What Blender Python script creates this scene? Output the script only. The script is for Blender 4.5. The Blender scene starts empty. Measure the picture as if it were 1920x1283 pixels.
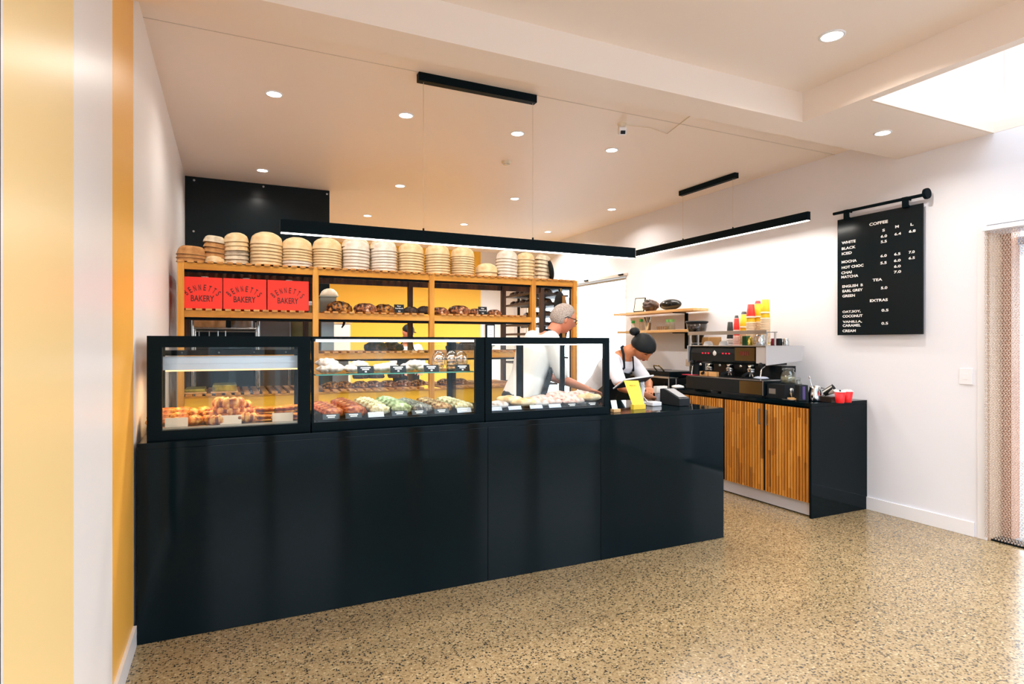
import bpy, bmesh, math, random
from mathutils import Vector, Matrix, noise
random.seed(7)
PI = math.pi
SC = bpy.context.scene
COL = SC.collection

# ---------------------------------------------------------------- camera, world, exposure
YAW = math.radians(25.27); CH = 1.40; FP = 1123.0
cam = bpy.data.objects.new('camera', bpy.data.cameras.new('camera')); COL.objects.link(cam)
cam.location = (0, 0, CH); cam.rotation_euler = (PI/2, 0, -YAW)
cam.data.sensor_width = 36; cam.data.lens = FP/1920*36; cam.data.shift_y = 1.5/1920
cam.data.clip_start = 0.05; SC.camera = cam
SC.view_settings.view_transform = 'Standard'; SC.view_settings.look = 'None'
SC.view_settings.exposure = 0.42; SC.view_settings.gamma = 1.0; SC.view_settings.use_curve_mapping = False
SC.cycles.use_denoising = True
SC.cycles.max_bounces = 10; SC.cycles.diffuse_bounces = 5; SC.cycles.transparent_max_bounces = 24
SC.cycles.glossy_bounces = 5; SC.cycles.sample_clamp_indirect = 6; SC.cycles.caustics_reflective = False
w = bpy.data.worlds.new('daylight'); SC.world = w; w.use_nodes = True
w.node_tree.nodes['Background'].inputs[0].default_value = (0.79, 0.89, 1.0, 1)
w.node_tree.nodes['Background'].inputs[1].default_value = 7.6

def lamp(name, kind, loc, power, color=(1, 1, 1), size=0.1, size_y=None, rot=(0, 0, 0), parent=None, **kw):
    L = bpy.data.lights.new(name, kind); L.energy = power; L.color = color
    if kind == 'AREA':
        L.shape = 'RECTANGLE' if size_y else 'DISK'; L.size = size
        if size_y: L.size_y = size_y
    for k, v in kw.items(): setattr(L, k, v)
    o = bpy.data.objects.new(name, L); COL.objects.link(o); o.location = loc; o.rotation_euler = rot
    if parent:
        o.parent = parent; o.location = Vector(loc) - Vector(parent.location)
    return o
# daylight entering by the glazed shop front, the side door and the rear side window
for (nm, loc, sx, sy, rot) in (('portal_front', (2.2, -0.50, 1.38), 4.8, 2.7, (PI/2, 0, 0)), ('portal_door', (5.15, 1.66, 1.1), 2.2, 1.5, (0, PI/2, 0)), ('portal_window', (5.15, 8.2, 1.15), 2.2, 3.0, (0, PI/2, 0))):
    pl = lamp(nm, 'AREA', loc, 10, (1, 1, 1), sx, sy, rot); pl.data.cycles.is_portal = True

# ---------------------------------------------------------------- from photograph to place
FW = (math.sin(YAW), math.cos(YAW)); RT = (math.cos(YAW), -math.sin(YAW))
def ray(px, py):
    u = (px-960)/FP; v = (643-py)/FP
    return FW[0]+u*RT[0], FW[1]+u*RT[1], v
def atY(px, py, Y):
    a, b, c = ray(px, py); t = Y/b; return Vector((a*t, Y, CH+c*t))
def atX(px, py, X):
    a, b, c = ray(px, py); t = X/a; return Vector((X, b*t, CH+c*t))
def atZ(px, py, Z):
    a, b, c = ray(px, py); t = (Z-CH)/c; return Vector((a*t, b*t, Z))

def lin(h, k=1.0):
    h = h.lstrip('#'); r = []
    for i in (0, 2, 4):
        c = int(h[i:i+2], 16)/255; r.append((c/12.92 if c <= 0.04045 else ((c+0.055)/1.055)**2.4)*k)
    return (r[0], r[1], r[2], 1.0)

# ---------------------------------------------------------------- materials
def base_mat(name):
    m = bpy.data.materials.new(name); m.use_nodes = True
    return m, m.node_tree, m.node_tree.nodes['Principled BSDF']
def objcoord(nt, scale=(1, 1, 1)):
    tc = nt.nodes.new('ShaderNodeTexCoord'); mp = nt.nodes.new('ShaderNodeMapping')
    nt.links.new(tc.outputs['Object'], mp.inputs[0]); mp.inputs['Scale'].default_value = scale
    return mp.outputs[0]
def ramp(nt, fac, stops, interp='LINEAR'):
    r = nt.nodes.new('ShaderNodeValToRGB'); r.color_ramp.interpolation = interp
    e = r.color_ramp.elements
    while len(e) < len(stops): e.new(0.5)
    for i, (p, c) in enumerate(stops): e[i].position = p; e[i].color = c
    nt.links.new(fac, r.inputs[0]); return r.outputs[0]
def M(name, col, rough=0.5, metal=0.0, coat=0.0, spec=0.5, mix=None, bump=None, scale3=(1, 1, 1), emit=None, sub=0.0):
    m, nt, b = base_mat(name)
    c = lin(col) if isinstance(col, str) else col
    b.inputs['Base Color'].default_value = c; b.inputs['Roughness'].default_value = rough
    b.inputs['Metallic'].default_value = metal; b.inputs['Coat Weight'].default_value = coat
    b.inputs['Coat Roughness'].default_value = 0.05
    b.inputs['Specular IOR Level'].default_value = spec
    if sub: b.inputs['Subsurface Weight'].default_value = sub; b.inputs['Subsurface Scale'].default_value = 0.01
    co = objcoord(nt, scale3) if (mix or bump) else None
    if mix:                                             # (colour2, noise scale, low, high[, colour3])
        n = nt.nodes.new('ShaderNodeTexNoise'); n.inputs['Scale'].default_value = mix[1]; n.inputs['Detail'].default_value = 5
        nt.links.new(co, n.inputs[0])
        st = [(mix[2], c), (mix[3], lin(mix[0]))]
        if len(mix) > 4: st.append((min(1, mix[3]+(mix[3]-mix[2])), lin(mix[4])))
        nt.links.new(ramp(nt, n.outputs[0], st), b.inputs['Base Color'])
    if bump:
        n = nt.nodes.new('ShaderNodeTexNoise'); n.inputs['Scale'].default_value = bump[0]; n.inputs['Detail'].default_value = 4
        nt.links.new(co, n.inputs[0])
        bp = nt.nodes.new('ShaderNodeBump'); bp.inputs['Strength'].default_value = bump[1]; bp.inputs['Distance'].default_value = 0.004
        nt.links.new(n.outputs[0], bp.inputs['Height']); nt.links.new(bp.outputs[0], b.inputs['Normal'])
    if emit:
        b.inputs['Emission Color'].default_value = lin(emit[0]); b.inputs['Emission Strength'].default_value = emit[1]
    return m
def glass_mat(name, tint=(1, 1, 1, 1), rough=0.0, k=1.0, floor=0.0):
    m = bpy.data.materials.new(name); m.use_nodes = True; nt = m.node_tree; nt.nodes.clear()
    out = nt.nodes.new('ShaderNodeOutputMaterial'); mx = nt.nodes.new('ShaderNodeMixShader')
    t = nt.nodes.new('ShaderNodeBsdfTransparent'); t.inputs[0].default_value = tint
    g = nt.nodes.new('ShaderNodeBsdfGlossy'); g.inputs['Roughness'].default_value = rough
    ge = nt.nodes.new('ShaderNodeNewGeometry'); dt = nt.nodes.new('ShaderNodeVectorMath'); dt.operation = 'DOT_PRODUCT'
    nt.links.new(ge.outputs['Normal'], dt.inputs[0]); nt.links.new(ge.outputs['Incoming'], dt.inputs[1])
    def mth(op, x, y):
        n = nt.nodes.new('ShaderNodeMath'); n.operation = op
        for i, q in enumerate((x, y)):
            if q is None: continue
            if isinstance(q, (int, float)): n.inputs[i].default_value = q
            else: nt.links.new(q, n.inputs[i])
        return n.outputs[0]
    c = mth('SUBTRACT', 1.0, mth('ABSOLUTE', dt.outputs['Value'], None))
    f = mth('MULTIPLY', mth('ADD', mth('MULTIPLY', mth('POWER', c, 5.0), 0.95), 0.018+floor), k)
    f = mth('MINIMUM', f, 1.0)
    nt.links.new(f, mx.inputs[0])
    nt.links.new(t.outputs[0], mx.inputs[1]); nt.links.new(g.outputs[0], mx.inputs[2]); nt.links.new(mx.outputs[0], out.inputs[0])
    return m
def wood_mat(name, c1, c2, c3, axis='z', sc=14, rough=0.45, k=10):
    m, nt, b = base_mat(name)
    s = {'x': (1, k, k), 'y': (k, 1, k), 'z': (k, k, 1)}[axis]
    co = objcoord(nt, s)
    n = nt.nodes.new('ShaderNodeTexNoise'); n.inputs['Scale'].default_value = sc/10; n.inputs['Detail'].default_value = 6
    n.inputs['Distortion'].default_value = 0.6
    nt.links.new(co, n.inputs[0])
    nt.links.new(ramp(nt, n.outputs[0], [(0.32, lin(c1)), (0.5, lin(c2)), (0.72, lin(c3))]), b.inputs['Base Color'])
    b.inputs['Roughness'].default_value = rough
    return m

def stripe_wall():
    m, nt, b = base_mat('striped_wall_paint')
    tc = nt.nodes.new('ShaderNodeTexCoord'); sp = nt.nodes.new('ShaderNodeSeparateXYZ')
    nt.links.new(tc.outputs['Object'], sp.inputs[0])
    d = nt.nodes.new('ShaderNodeMath'); d.operation = 'DIVIDE'; d.inputs[1].default_value = 10.0
    nt.links.new(sp.outputs['Y'], d.inputs[0])
    Wc = lin('#f3f0f0'); Y1 = lin('#fee0a0'); Y2 = lin('#fabb50')  # window brightness painted into the near yellow, hence paler than the far one
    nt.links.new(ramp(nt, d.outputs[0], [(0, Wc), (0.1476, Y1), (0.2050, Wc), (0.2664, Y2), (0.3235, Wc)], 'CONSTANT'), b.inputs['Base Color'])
    b.inputs['Roughness'].default_value = 0.35
    return m
def back_wall():
    m, nt, b = base_mat('yellow_back_wall_paint')
    tc = nt.nodes.new('ShaderNodeTexCoord'); sp = nt.nodes.new('ShaderNodeSeparateXYZ')
    nt.links.new(tc.outputs['Object'], sp.inputs[0])
    d = nt.nodes.new('ShaderNodeMath'); d.operation = 'DIVIDE'; d.inputs[1].default_value = 10.0
    nt.links.new(sp.outputs['X'], d.inputs[0])
    nt.links.new(ramp(nt, d.outputs[0], [(0, lin('#ffc23a')), (0.4165, lin('#f2ebe6'))], 'CONSTANT'), b.inputs['Base Color'])
    b.inputs['Roughness'].default_value = 0.5
    return m
def concrete():
    m, nt, b = base_mat('polished_concrete')
    co = objcoord(nt)
    v = nt.nodes.new('ShaderNodeTexVoronoi'); v.inputs['Scale'].default_value = 105; v.inputs['Randomness'].default_value = 1
    dn = nt.nodes.new('ShaderNodeTexNoise'); dn.inputs['Scale'].default_value = 70; dn.inputs['Detail'].default_value = 3
    mxv = nt.nodes.new('ShaderNodeVectorMath'); mxv.operation = 'MULTIPLY_ADD'; mxv.inputs[1].default_value = (0.012, 0.012, 0.012)
    nt.links.new(co, dn.inputs[0]); nt.links.new(dn.outputs['Color'], mxv.inputs[0]); nt.links.new(co, mxv.inputs[2])
    nt.links.new(mxv.outputs[0], v.inputs[0])
    cs = nt.nodes.new('ShaderNodeSeparateColor'); nt.links.new(v.outputs['Color'], cs.inputs[0])
    stones = ramp(nt, cs.outputs[0], [(0, lin('#33302a')), (0.12, lin('#4d4232')), (0.22, lin('#8c7450')), (0.5, lin('#a68c66')), (0.8, lin('#b19a74')), (0.94, lin('#c6b08a'))], 'CONSTANT')
    ed = ramp(nt, v.outputs['Distance'], [(0.0, (1, 1, 1, 1)), (0.5, (1, 1, 1, 1)), (0.62, (0, 0, 0, 1))])
    n2 = nt.nodes.new('ShaderNodeTexNoise'); n2.inputs['Scale'].default_value = 1.3; n2.inputs['Detail'].default_value = 3; nt.links.new(co, n2.inputs[0])
    paste = ramp(nt, n2.outputs[0], [(0.35, lin('#9a8460')), (0.65, lin('#ae9670'))])
    mx = nt.nodes.new('ShaderNodeMix'); mx.data_type = 'RGBA'
    nt.links.new(ed, mx.inputs['Factor']); nt.links.new(paste, mx.inputs['A']); nt.links.new(stones, mx.inputs['B'])
    nt.links.new(mx.outputs['Result'], b.inputs['Base Color'])
    b.inputs['Roughness'].default_value = 0.22; b.inputs['Specular IOR Level'].default_value = 0.6
    return m
def slat_front():
    # timber battens: every batten its own tone, short staves along its length
    m, nt, b = base_mat('timber_batten_front')
    tc = nt.nodes.new('ShaderNodeTexCoord'); sp = nt.nodes.new('ShaderNodeSeparateXYZ'); nt.links.new(tc.outputs['Object'], sp.inputs[0])
    def mth(op, a, bb):
        n = nt.nodes.new('ShaderNodeMath'); n.operation = op
        for i, x in enumerate((a, bb)):
            if x is None: continue
            if isinstance(x, (int, float)): n.inputs[i].default_value = x
            else: nt.links.new(x, n.inputs[i])
        return n.outputs[0]
    iy = mth('FLOOR', mth('DIVIDE', sp.outputs['Y'], 0.0295), None)
    wn = nt.nodes.new('ShaderNodeTexWhiteNoise'); wn.noise_dimensions = '1D'; nt.links.new(iy, wn.inputs['W'])
    iz = mth('FLOOR', mth('ADD', mth('MULTIPLY', sp.outputs['Z'], 3.2), mth('MULTIPLY', wn.outputs['Value'], 5.0)), None)
    cmb = nt.nodes.new('ShaderNodeCombineXYZ'); nt.links.new(iy, cmb.inputs[0]); nt.links.new(iz, cmb.inputs[1])
    w2 = nt.nodes.new('ShaderNodeTexWhiteNoise'); w2.noise_dimensions = '2D'; nt.links.new(cmb.outputs[0], w2.inputs['Vector'])
    mp = nt.nodes.new('ShaderNodeMapping'); mp.inputs['Scale'].default_value = (30, 30, 3); nt.links.new(tc.outputs['Object'], mp.inputs[0])
    n = nt.nodes.new('ShaderNodeTexNoise'); n.inputs['Scale'].default_value = 1.6; n.inputs['Detail'].default_value = 5; nt.links.new(mp.outputs[0], n.inputs[0])
    f = mth('ADD', mth('MULTIPLY', w2.outputs['Value'], 0.6), mth('MULTIPLY', n.outputs[0], 0.4))
    nt.links.new(ramp(nt, f, [(0.12, lin('#6f431a')), (0.26, lin('#b3702a')), (0.55, lin('#cb822c')), (0.85, lin('#dd9c48'))]), b.inputs['Base Color'])
    b.inputs['Roughness'].default_value = 0.4
    return m

mt = {}
mt['white'] = M('white_paint', '#e9e9f0', 0.55, bump=(60, 0.05))
mt['ceil'] = M('ceiling_white_paint', '#f2e5da', 0.5)
mt['skirt'] = M('skirting_gloss_white', '#efeef2', 0.25)
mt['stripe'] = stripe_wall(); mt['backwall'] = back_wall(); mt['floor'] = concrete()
mt['yellow'] = M('yellow_paint', '#ffc23a', 0.45)
mt['shadewood'] = wood_mat('shade_toned_timber', '#2c1a0e', '#4a2e18', '#6b4424', 'z')  # timber with the shade behind and beneath the shelves put into its colour
mt['gloss'] = M('black_gloss_laminate', (0.0016, 0.0062, 0.0090, 1), 0.06, spec=0.11)
mt['black'] = M('black_powder_coat', (0.0040, 0.0092, 0.0125, 1), 0.45, spec=0.04)
mt['panel'] = M('black_wall_panel', (0.0045, 0.0095, 0.0125, 1), 0.22, spec=0.2)
mt['rubber'] = M('black_plastic', (0.009, 0.0125, 0.0155, 1), 0.45, spec=0.2)
mt['steel'] = M('brushed_steel', '#b9bcc0', 0.28, 1.0)
mt['chrome'] = M('chrome', '#dcdfe2', 0.08, 1.0)
mt['satin'] = M('satin_grey_steel_panel', '#c9c8cc', 0.42, 0.35)
mt['dsteel'] = M('dark_bronze_steel', '#6a5a3c', 0.22, 1.0)
mt['alu'] = M('anodised_aluminium', '#c8c9cf', 0.35, 0.9)
mt['wood'] = wood_mat('oiled_timber', '#b9741c', '#d8942c', '#e9ad52', 'x')
mt['woodz'] = wood_mat('oiled_timber_upright', '#b9741c', '#d8942c', '#e9ad52', 'z')
mt['woody'] = wood_mat('oiled_timber_slat', '#ab6c28', '#cc8c42', '#e2ab68', 'y')
mt['pale'] = wood_mat('pale_timber', '#cf9c5e', '#dfb27a', '#ecc999', 'y')
mt['batten'] = slat_front()
mt['glass'] = glass_mat('clear_glass', (0.97, 0.985, 0.98, 1), 0.0, 1.0, 0.0)
mt['gedge'] = M('green_glass_edge', '#5fae9e', 0.1)
mt['shelfglass'] = glass_mat('green_tinted_glass', (0.80, 0.93, 0.90, 1), 0.0, 1.2, 0.02)
mt['led'] = M('lit_led_diffuser', '#ffffff', 0.5, emit=('#fff6ea', 14))
mt['ledstrip'] = M('lit_led_strip', '#ffffff', 0.5, emit=('#fff9f2', 3))
mt['red'] = M('red_carton', '#f5301c', 0.5)
mt['redtext'] = M('maroon_print', '#5c1512', 0.6)
mt['text'] = M('white_lettering', '#f6f6f6', 0.5, emit=('#ffffff', 0.0))
mt['dark'] = M('dark_inner', (0.006, 0.007, 0.008, 1), 0.6)
mt['wp'] = M('white_plastic', '#eeeef2', 0.35)
mt['cream'] = M('cream_plastic', '#e9dcc4', 0.4)
mt['card'] = M('white_card', '#f4efe6', 0.6)
mt['tagcream'] = M('cream_price_card', '#f7e2c8', 0.6)
mt['sunny'] = M('yellow_card', '#f7d53a', 0.5)

# ---------------------------------------------------------------- mesh collector
class G:
    def __init__(s): s.v = []; s.f = []; s.m = []; s.sm = []
    def add(s, vs, fs, m=0, smooth=False):
        o = len(s.v); s.v += [tuple(p) for p in vs]
        for f in fs: s.f.append([i+o for i in f]); s.m.append(m); s.sm.append(smooth)
    def box(s, x0, y0, z0, x1, y1, z1, m=0, under=None):
        x0, x1 = min(x0, x1), max(x0, x1); y0, y1 = min(y0, y1), max(y0, y1); z0, z1 = min(z0, z1), max(z0, z1)
        s.add([(x0, y0, z0), (x1, y0, z0), (x1, y1, z0), (x0, y1, z0), (x0, y0, z1), (x1, y0, z1), (x1, y1, z1), (x0, y1, z1)],
              [(0, 3, 2, 1), (4, 5, 6, 7), (0, 1, 5, 4), (1, 2, 6, 5), (2, 3, 7, 6), (3, 0, 4, 7)], m)
        if under is not None: s.m[-6] = under
        return s
    def obox(s, c, size, mat=None, m=0):
        a, b, d = size[0]/2, size[1]/2, size[2]/2; mat = mat or Matrix.Identity(3); c = Vector(c)
        vs = [c + mat @ Vector(p) for p in [(-a, -b, -d), (a, -b, -d), (a, b, -d), (-a, b, -d), (-a, -b, d), (a, -b, d), (a, b, d), (-a, b, d)]]
        s.add(vs, [(0, 3, 2, 1), (4, 5, 6, 7), (0, 1, 5, 4), (1, 2, 6, 5), (2, 3, 7, 6), (3, 0, 4, 7)], m); return s
    def lathe(s, prof, c=(0, 0, 0), seg=24, m=0, smooth=True, mat=None, sx=1, sy=1, caps=True):
        c = Vector(c); n = len(prof); vs = []
        for r, z in prof:
            for k in range(seg):
                a = 2*PI*k/seg; p = Vector((r*math.cos(a)*sx, r*math.sin(a)*sy, z))
                vs.append(c + (mat @ p if mat else p))
        fs = []
        for i in range(n-1):
            for k in range(seg):
                k2 = (k+1) % seg; fs.append((i*seg+k, i*seg+k2, (i+1)*seg+k2, (i+1)*seg+k))
        s.add(vs, fs, m, smooth)
        if not caps: return s
        if prof[0][0] > 1e-5: s.add([vs[k] for k in range(seg)], [tuple(reversed(range(seg)))], m)
        if prof[-1][0] > 1e-5: s.add([vs[(n-1)*seg+k] for k in range(seg)], [tuple(range(seg))], m)
        return s
    def cyl(s, p0, p1, r0, r1=None, seg=16, m=0, smooth=True):
        r1 = r0 if r1 is None else r1; p0 = Vector(p0); p1 = Vector(p1); d = p1-p0
        q = d.to_track_quat('Z', 'Y').to_matrix()
        return s.lathe([(r0, 0), (r1, d.length)], p0, seg, m, smooth, q)
    def tube(s, pts, r, seg=8, m=0, smooth=True, cap=True):
        pts = [Vector(p) for p in pts]; n = len(pts); rs = r if isinstance(r, (list, tuple)) else [r]*n; vs = []
        up = None
        for i, p in enumerate(pts):
            d = (pts[min(i+1, n-1)] - pts[max(i-1, 0)]).normalized()
            if up is None: up = Vector((0, 0, 1)) if abs(d.z) < 0.9 else Vector((1, 0, 0))
            a = d.cross(up)
            if a.length < 1e-4: a = d.orthogonal()
            a.normalize(); b = a.cross(d).normalized(); up = b
            for k in range(seg):
                t = 2*PI*k/seg; vs.append(p + (a*math.cos(t)+b*math.sin(t))*rs[i])
        fs = []
        for i in range(n-1):
            for k in range(seg):
                k2 = (k+1) % seg; fs.append((i*seg+k2, i*seg+k, (i+1)*seg+k, (i+1)*seg+k2))
        s.add(vs, fs, m, smooth)
        if cap:
            s.add(vs[:seg], [tuple(range(seg))], m); s.add(vs[-seg:], [tuple(reversed(range(seg)))], m)
        return s
    def ell(s, c, r, seg=20, rings=12, m=0, mat=None, fn=None):
        c = Vector(c); vs = []
        for i in range(rings+1):
            th = PI*i/rings
            for k in range(seg):
                a = 2*PI*k/seg
                u = Vector((math.sin(th)*math.cos(a), math.sin(th)*math.sin(a), -math.cos(th)))
                p = Vector((u.x*r[0], u.y*r[1], u.z*r[2]))
                if fn: p = fn(u, p)
                vs.append(c + (mat @ p if mat else p))
        fs = []
        for i in range(rings):
            for k in range(seg):
                k2 = (k+1) % seg
                if i == 0: fs.append((k, seg+k2, seg+k))
                elif i == rings-1: fs.append((i*seg+k, i*seg+k2, (i+1)*seg+k))
                else: fs.append((i*seg+k, i*seg+k2, (i+1)*seg+k2, (i+1)*seg+k))
        s.add(vs, fs, m, True); return s
    def rcone(s, p0, r0, p1, r1, seg=16, m=0):
        p0 = Vector(p0); p1 = Vector(p1); d = p1-p0; L = d.length
        if L < 1e-5: return s.ell(p0, (r0, r0, r0), seg, 10, m)
        q = d.to_track_quat('Z', 'Y').to_matrix(); pr = []
        for i in range(5): t = PI/2*i/4; pr.append((r0*math.sin(t), -r0*math.cos(t)))
        for i in range(5): t = PI/2*i/4; pr.append((r1*math.cos(t), L+r1*math.sin(t)))
        return s.lathe(pr, p0, seg, m, True, q)
    def prism(s, poly, h, c=(0, 0, 0), mat=None, m=0):
        c = Vector(c); mat = mat or Matrix.Identity(3); n = len(poly)
        vs = [c + mat @ Vector((p[0], p[1], 0)) for p in poly] + [c + mat @ Vector((p[0], p[1], h)) for p in poly]
        fs = [tuple(reversed(range(n))), tuple(range(n, 2*n))] + [(i, (i+1) % n, n+(i+1) % n, n+i) for i in range(n)]
        s.add(vs, fs, m); return s
    def build(s, name, mats, parent=None, bevel=0.0, local=False, mods=(), smooth=None, origin=None):
        mats = mats if isinstance(mats, (list, tuple)) else [mats]
        me = bpy.data.meshes.new(name)
        vs = [Vector(p) for p in s.v]
        if parent is not None and not local:
            off = Vector(parent.location)
            pp = parent.parent
            while pp: off += Vector(pp.location); pp = pp.parent
            vs = [p-off for p in vs]; loc = Vector((0, 0, 0))
        elif parent is None and not local:
            if origin is not None: loc = Vector(origin)
            else:
                xs = [p.x for p in vs]; ys = [p.y for p in vs]; zs = [p.z for p in vs]
                loc = Vector(((min(xs)+max(xs))/2, (min(ys)+max(ys))/2, min(zs)))
            vs = [p-loc for p in vs]
        else: loc = Vector((0, 0, 0))
        me.from_pydata([tuple(p) for p in vs], [], s.f)
        for mm in mats: me.materials.append(mm)
        me.polygons.foreach_set('material_index', s.m)
        me.polygons.foreach_set('use_smooth', [bool(x) if smooth is None else smooth for x in s.sm])
        me.update()
        if bevel:
            bm = bmesh.new(); bm.from_mesh(me)
            bmesh.ops.remove_doubles(bm, verts=bm.verts, dist=1e-6)
            es = [e for e in bm.edges if len(e.link_faces) == 2 and e.calc_face_angle(0) > 0.6]
            bmesh.ops.bevel(bm, geom=es, offset=bevel, segments=2, profile=0.6, affect='EDGES', clamp_overlap=True)
            bm.to_mesh(me); bm.free()
        o = bpy.data.objects.new(name, me); COL.objects.link(o); o.location = loc
        if parent is not None: o.parent = parent
        for kind, kw in mods:
            md = o.modifiers.new(kind.lower(), kind)
            for a, b in kw.items(): setattr(md, a, b)
        return o

def tag(o, label, cat, group=None, kind=None):
    o['label'] = label; o['category'] = cat
    if group: o['group'] = group
    if kind: o['kind'] = kind
    return o
def thing(name, label, cat, loc=(0, 0, 0), rotz=0, group=None):
    o = bpy.data.objects.new(name, None); COL.objects.link(o); o.location = loc; o.rotation_euler = (0, 0, rotz)
    o.empty_display_size = 0.1
    return tag(o, label, cat, group)
def struct(name, g, m, parent=None, **kw):
    o = g.build(name, m, parent, **kw)
    if parent is None: o['kind'] = 'structure'
    return o
KIDS = {}
def kids(o): return [c for c in bpy.data.objects if c.parent == o]
def dup(root, loc, rot=(0, 0, 0), label=None, scale=None, group=None):
    r = root.copy(); COL.objects.link(r); r.location = loc
    r.rotation_euler = rot if isinstance(rot, (tuple, list)) else (0, 0, rot)
    if label: r['label'] = label
    if group: r['group'] = group
    if scale: r.scale = scale if isinstance(scale, (tuple, list)) else (scale,)*3
    if root.name not in KIDS: KIDS[root.name] = [(c, kids(c)) for c in kids(root)]
    for ch, gch in KIDS[root.name]:
        c = ch.copy(); COL.objects.link(c); c.parent = r
        for g in gch:
            d = g.copy(); COL.objects.link(d); d.parent = c
    return r
USED = {}
def place(proto, loc, rot=(0, 0, 0), label=None, scale=None, group=None):
    """first call moves the proto itself, later calls copy it"""
    if proto.name not in USED:
        USED[proto.name] = 1
        if proto.name not in KIDS: KIDS[proto.name] = [(c, kids(c)) for c in kids(proto)]
        proto.location = loc; proto.rotation_euler = rot if isinstance(rot, (tuple, list)) else (0, 0, rot)
        if label: proto['label'] = label
        if group: proto['group'] = group
        if scale: proto.scale = scale if isinstance(scale, (tuple, list)) else (scale,)*3
        return proto
    return dup(proto, loc, rot, label, scale, group)

_tc = {}
def text_shape(s, bold=0.0):
    if (s, bold) in _tc: return _tc[(s, bold)]
    cu = bpy.data.curves.new('t', 'FONT'); cu.body = s; cu.size = 1.0; cu.offset = bold; cu.extrude = 0.0
    cu.resolution_u = 3
    o = bpy.data.objects.new('t', cu); COL.objects.link(o); bpy.context.view_layer.update()
    me = bpy.data.meshes.new_from_object(o.evaluated_get(bpy.context.evaluated_depsgraph_get()))
    vs = [Vector(v.co) for v in me.vertices]; fs = [tuple(p.vertices) for p in me.polygons]
    bpy.data.objects.remove(o); bpy.data.curves.remove(cu); bpy.data.meshes.remove(me)
    if not vs: return None
    x0 = min(p.x for p in vs); x1 = max(p.x for p in vs); y0 = min(p.y for p in vs); y1 = max(p.y for p in vs)
    _tc[(s, bold)] = (vs, fs, x0, x1, y0, y1); return _tc[(s, bold)]
def add_text(g, s, c, ux, uy, width=None, height=None, bold=0.0, m=0, align='c', shear=0.0):
    """flat lettering centred (or left-set) at c; ux and uy are the reading and up directions"""
    r = text_shape(s, bold)
    if not r: return
    vs, fs, x0, x1, y0, y1 = r; ux = Vector(ux); uy = Vector(uy); c = Vector(c)
    sy = (height/(y1-y0)) if height else width/(x1-x0); sx = (width/(x1-x0)) if width else sy
    ox = (x0+x1)/2 if align == 'c' else x0
    g.add([c + ux*((p.x-ox)*sx + shear*(p.y-(y0+y1)/2)*sy) + uy*((p.y-(y0+y1)/2)*sy) for p in vs], fs, m)
# ================================================================ the room
O0 = (0, 0, 0)
CZ = 3.07; BZ = 2.875; XL = -0.40; XR = 4.86; YB = 10.2
struct('floor', G().box(-0.6, -0.55, -0.12, 5.02, YB+0.15, 0), mt['floor'], origin=O0)
struct('pavement', G().box(-14, -14, -0.2, 20, -0.55, -0.02).box(5.02, -0.55, -0.2, 12, 14, -0.02), M('outside_asphalt', '#77797d', 0.9, spec=0.1, mix=('#9a9c9f', 5, 0.35, 0.7)))
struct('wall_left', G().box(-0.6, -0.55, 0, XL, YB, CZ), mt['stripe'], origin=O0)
struct('wall_back', G().box(-0.6, YB, 0, XR+0.16, YB+0.15, CZ), mt['backwall'], origin=O0)
# right wall with the door and rear window openings
g = G(); x0, x1 = XR, XR+0.16
g.box(x0, 2.42, 0, x1, 6.67, CZ); g.box(x0, 9.75, 0, x1, YB, CZ); g.box(x0, 6.67, 2.33, x1, 9.75, CZ)
g.box(x0, 0.9, 2.19, x1, 2.42, 2.874); g.box(x0, -0.55, 0, x1, 0.9, 2.874)
struct('wall_right', g, mt['white'], origin=O0)
# front wall: timber posts, low sill, header, glazing open to the street
g = G(); g.box(-0.6, -0.7, 2.75, XR+0.16, -0.55, CZ); g.box(-0.6, -0.7, 0, -0.2, -0.55, 2.75); g.box(4.66, -0.7, 0, XR+0.16, -0.55, 2.75)
struct('wall_front', g, mt['white'], origin=O0)
for k, x in enumerate((0.35, 1.15, 2.0, 2.75, 3.6)):
    struct('trim_front_post', G().box(x, -0.7, 0, x+0.11, -0.55, 2.75), mt['woodz'])
# ceiling
g = G().box(-0.6, -0.7, CZ, 3.535, 2.375, CZ+0.12).box(-0.6, 2.375, CZ, XR+0.16, YB+0.15, CZ+0.12)
struct('ceiling', g, mt['ceil'])
# added lined roof-light well, brightens the ceiling corner over the side door
g = G().box(3.475, -0.6, CZ+0.121, 3.535, 2.375, 3.55).box(3.475, 2.376, CZ+0.121, 5.05, 2.44, 3.55).box(5.02, -0.6, 2.955, 5.08, 2.375, 3.55).box(3.535, -0.7, CZ+0.001, 5.02, -0.62, 3.55)
g.box(XR, -0.6, 2.875, 5.02, 2.375, 2.955)
struct('trim_7', g, mt['ceil'])
sk = struct('added_rooflight', G().box(3.47, -0.66, 3.552, 5.09, -0.60, 3.60).box(3.47, 2.40, 3.552, 5.09, 2.46, 3.60).box(3.47, -0.60, 3.552, 3.53, 2.40, 3.60).box(5.03, -0.60, 3.552, 5.09, 2.40, 3.60), mt['skirt'])  # unseen glazed opening added to let daylight into the well
G().box(3.53, -0.60, 3.565, 5.03, 2.40, 3.572).build('pane', glass_mat('added_rooflight_glass', (0.60, 0.61, 0.62, 1), 0.3, 1.0), sk)
struct('trim_1', G().box(XL, 2.79, BZ, XR, 3.03, CZ), mt['ceil'])                       # cross beam
struct('trim_2', G().box(3.465, 2.375, BZ, XR, 2.79, CZ), mt['ceil'])                   # dropped panel by the right wall
struct('trim_3', G().box(3.465, -0.55, BZ, 3.535, 2.375, CZ), mt['ceil'])               # narrow down-stand
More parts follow.
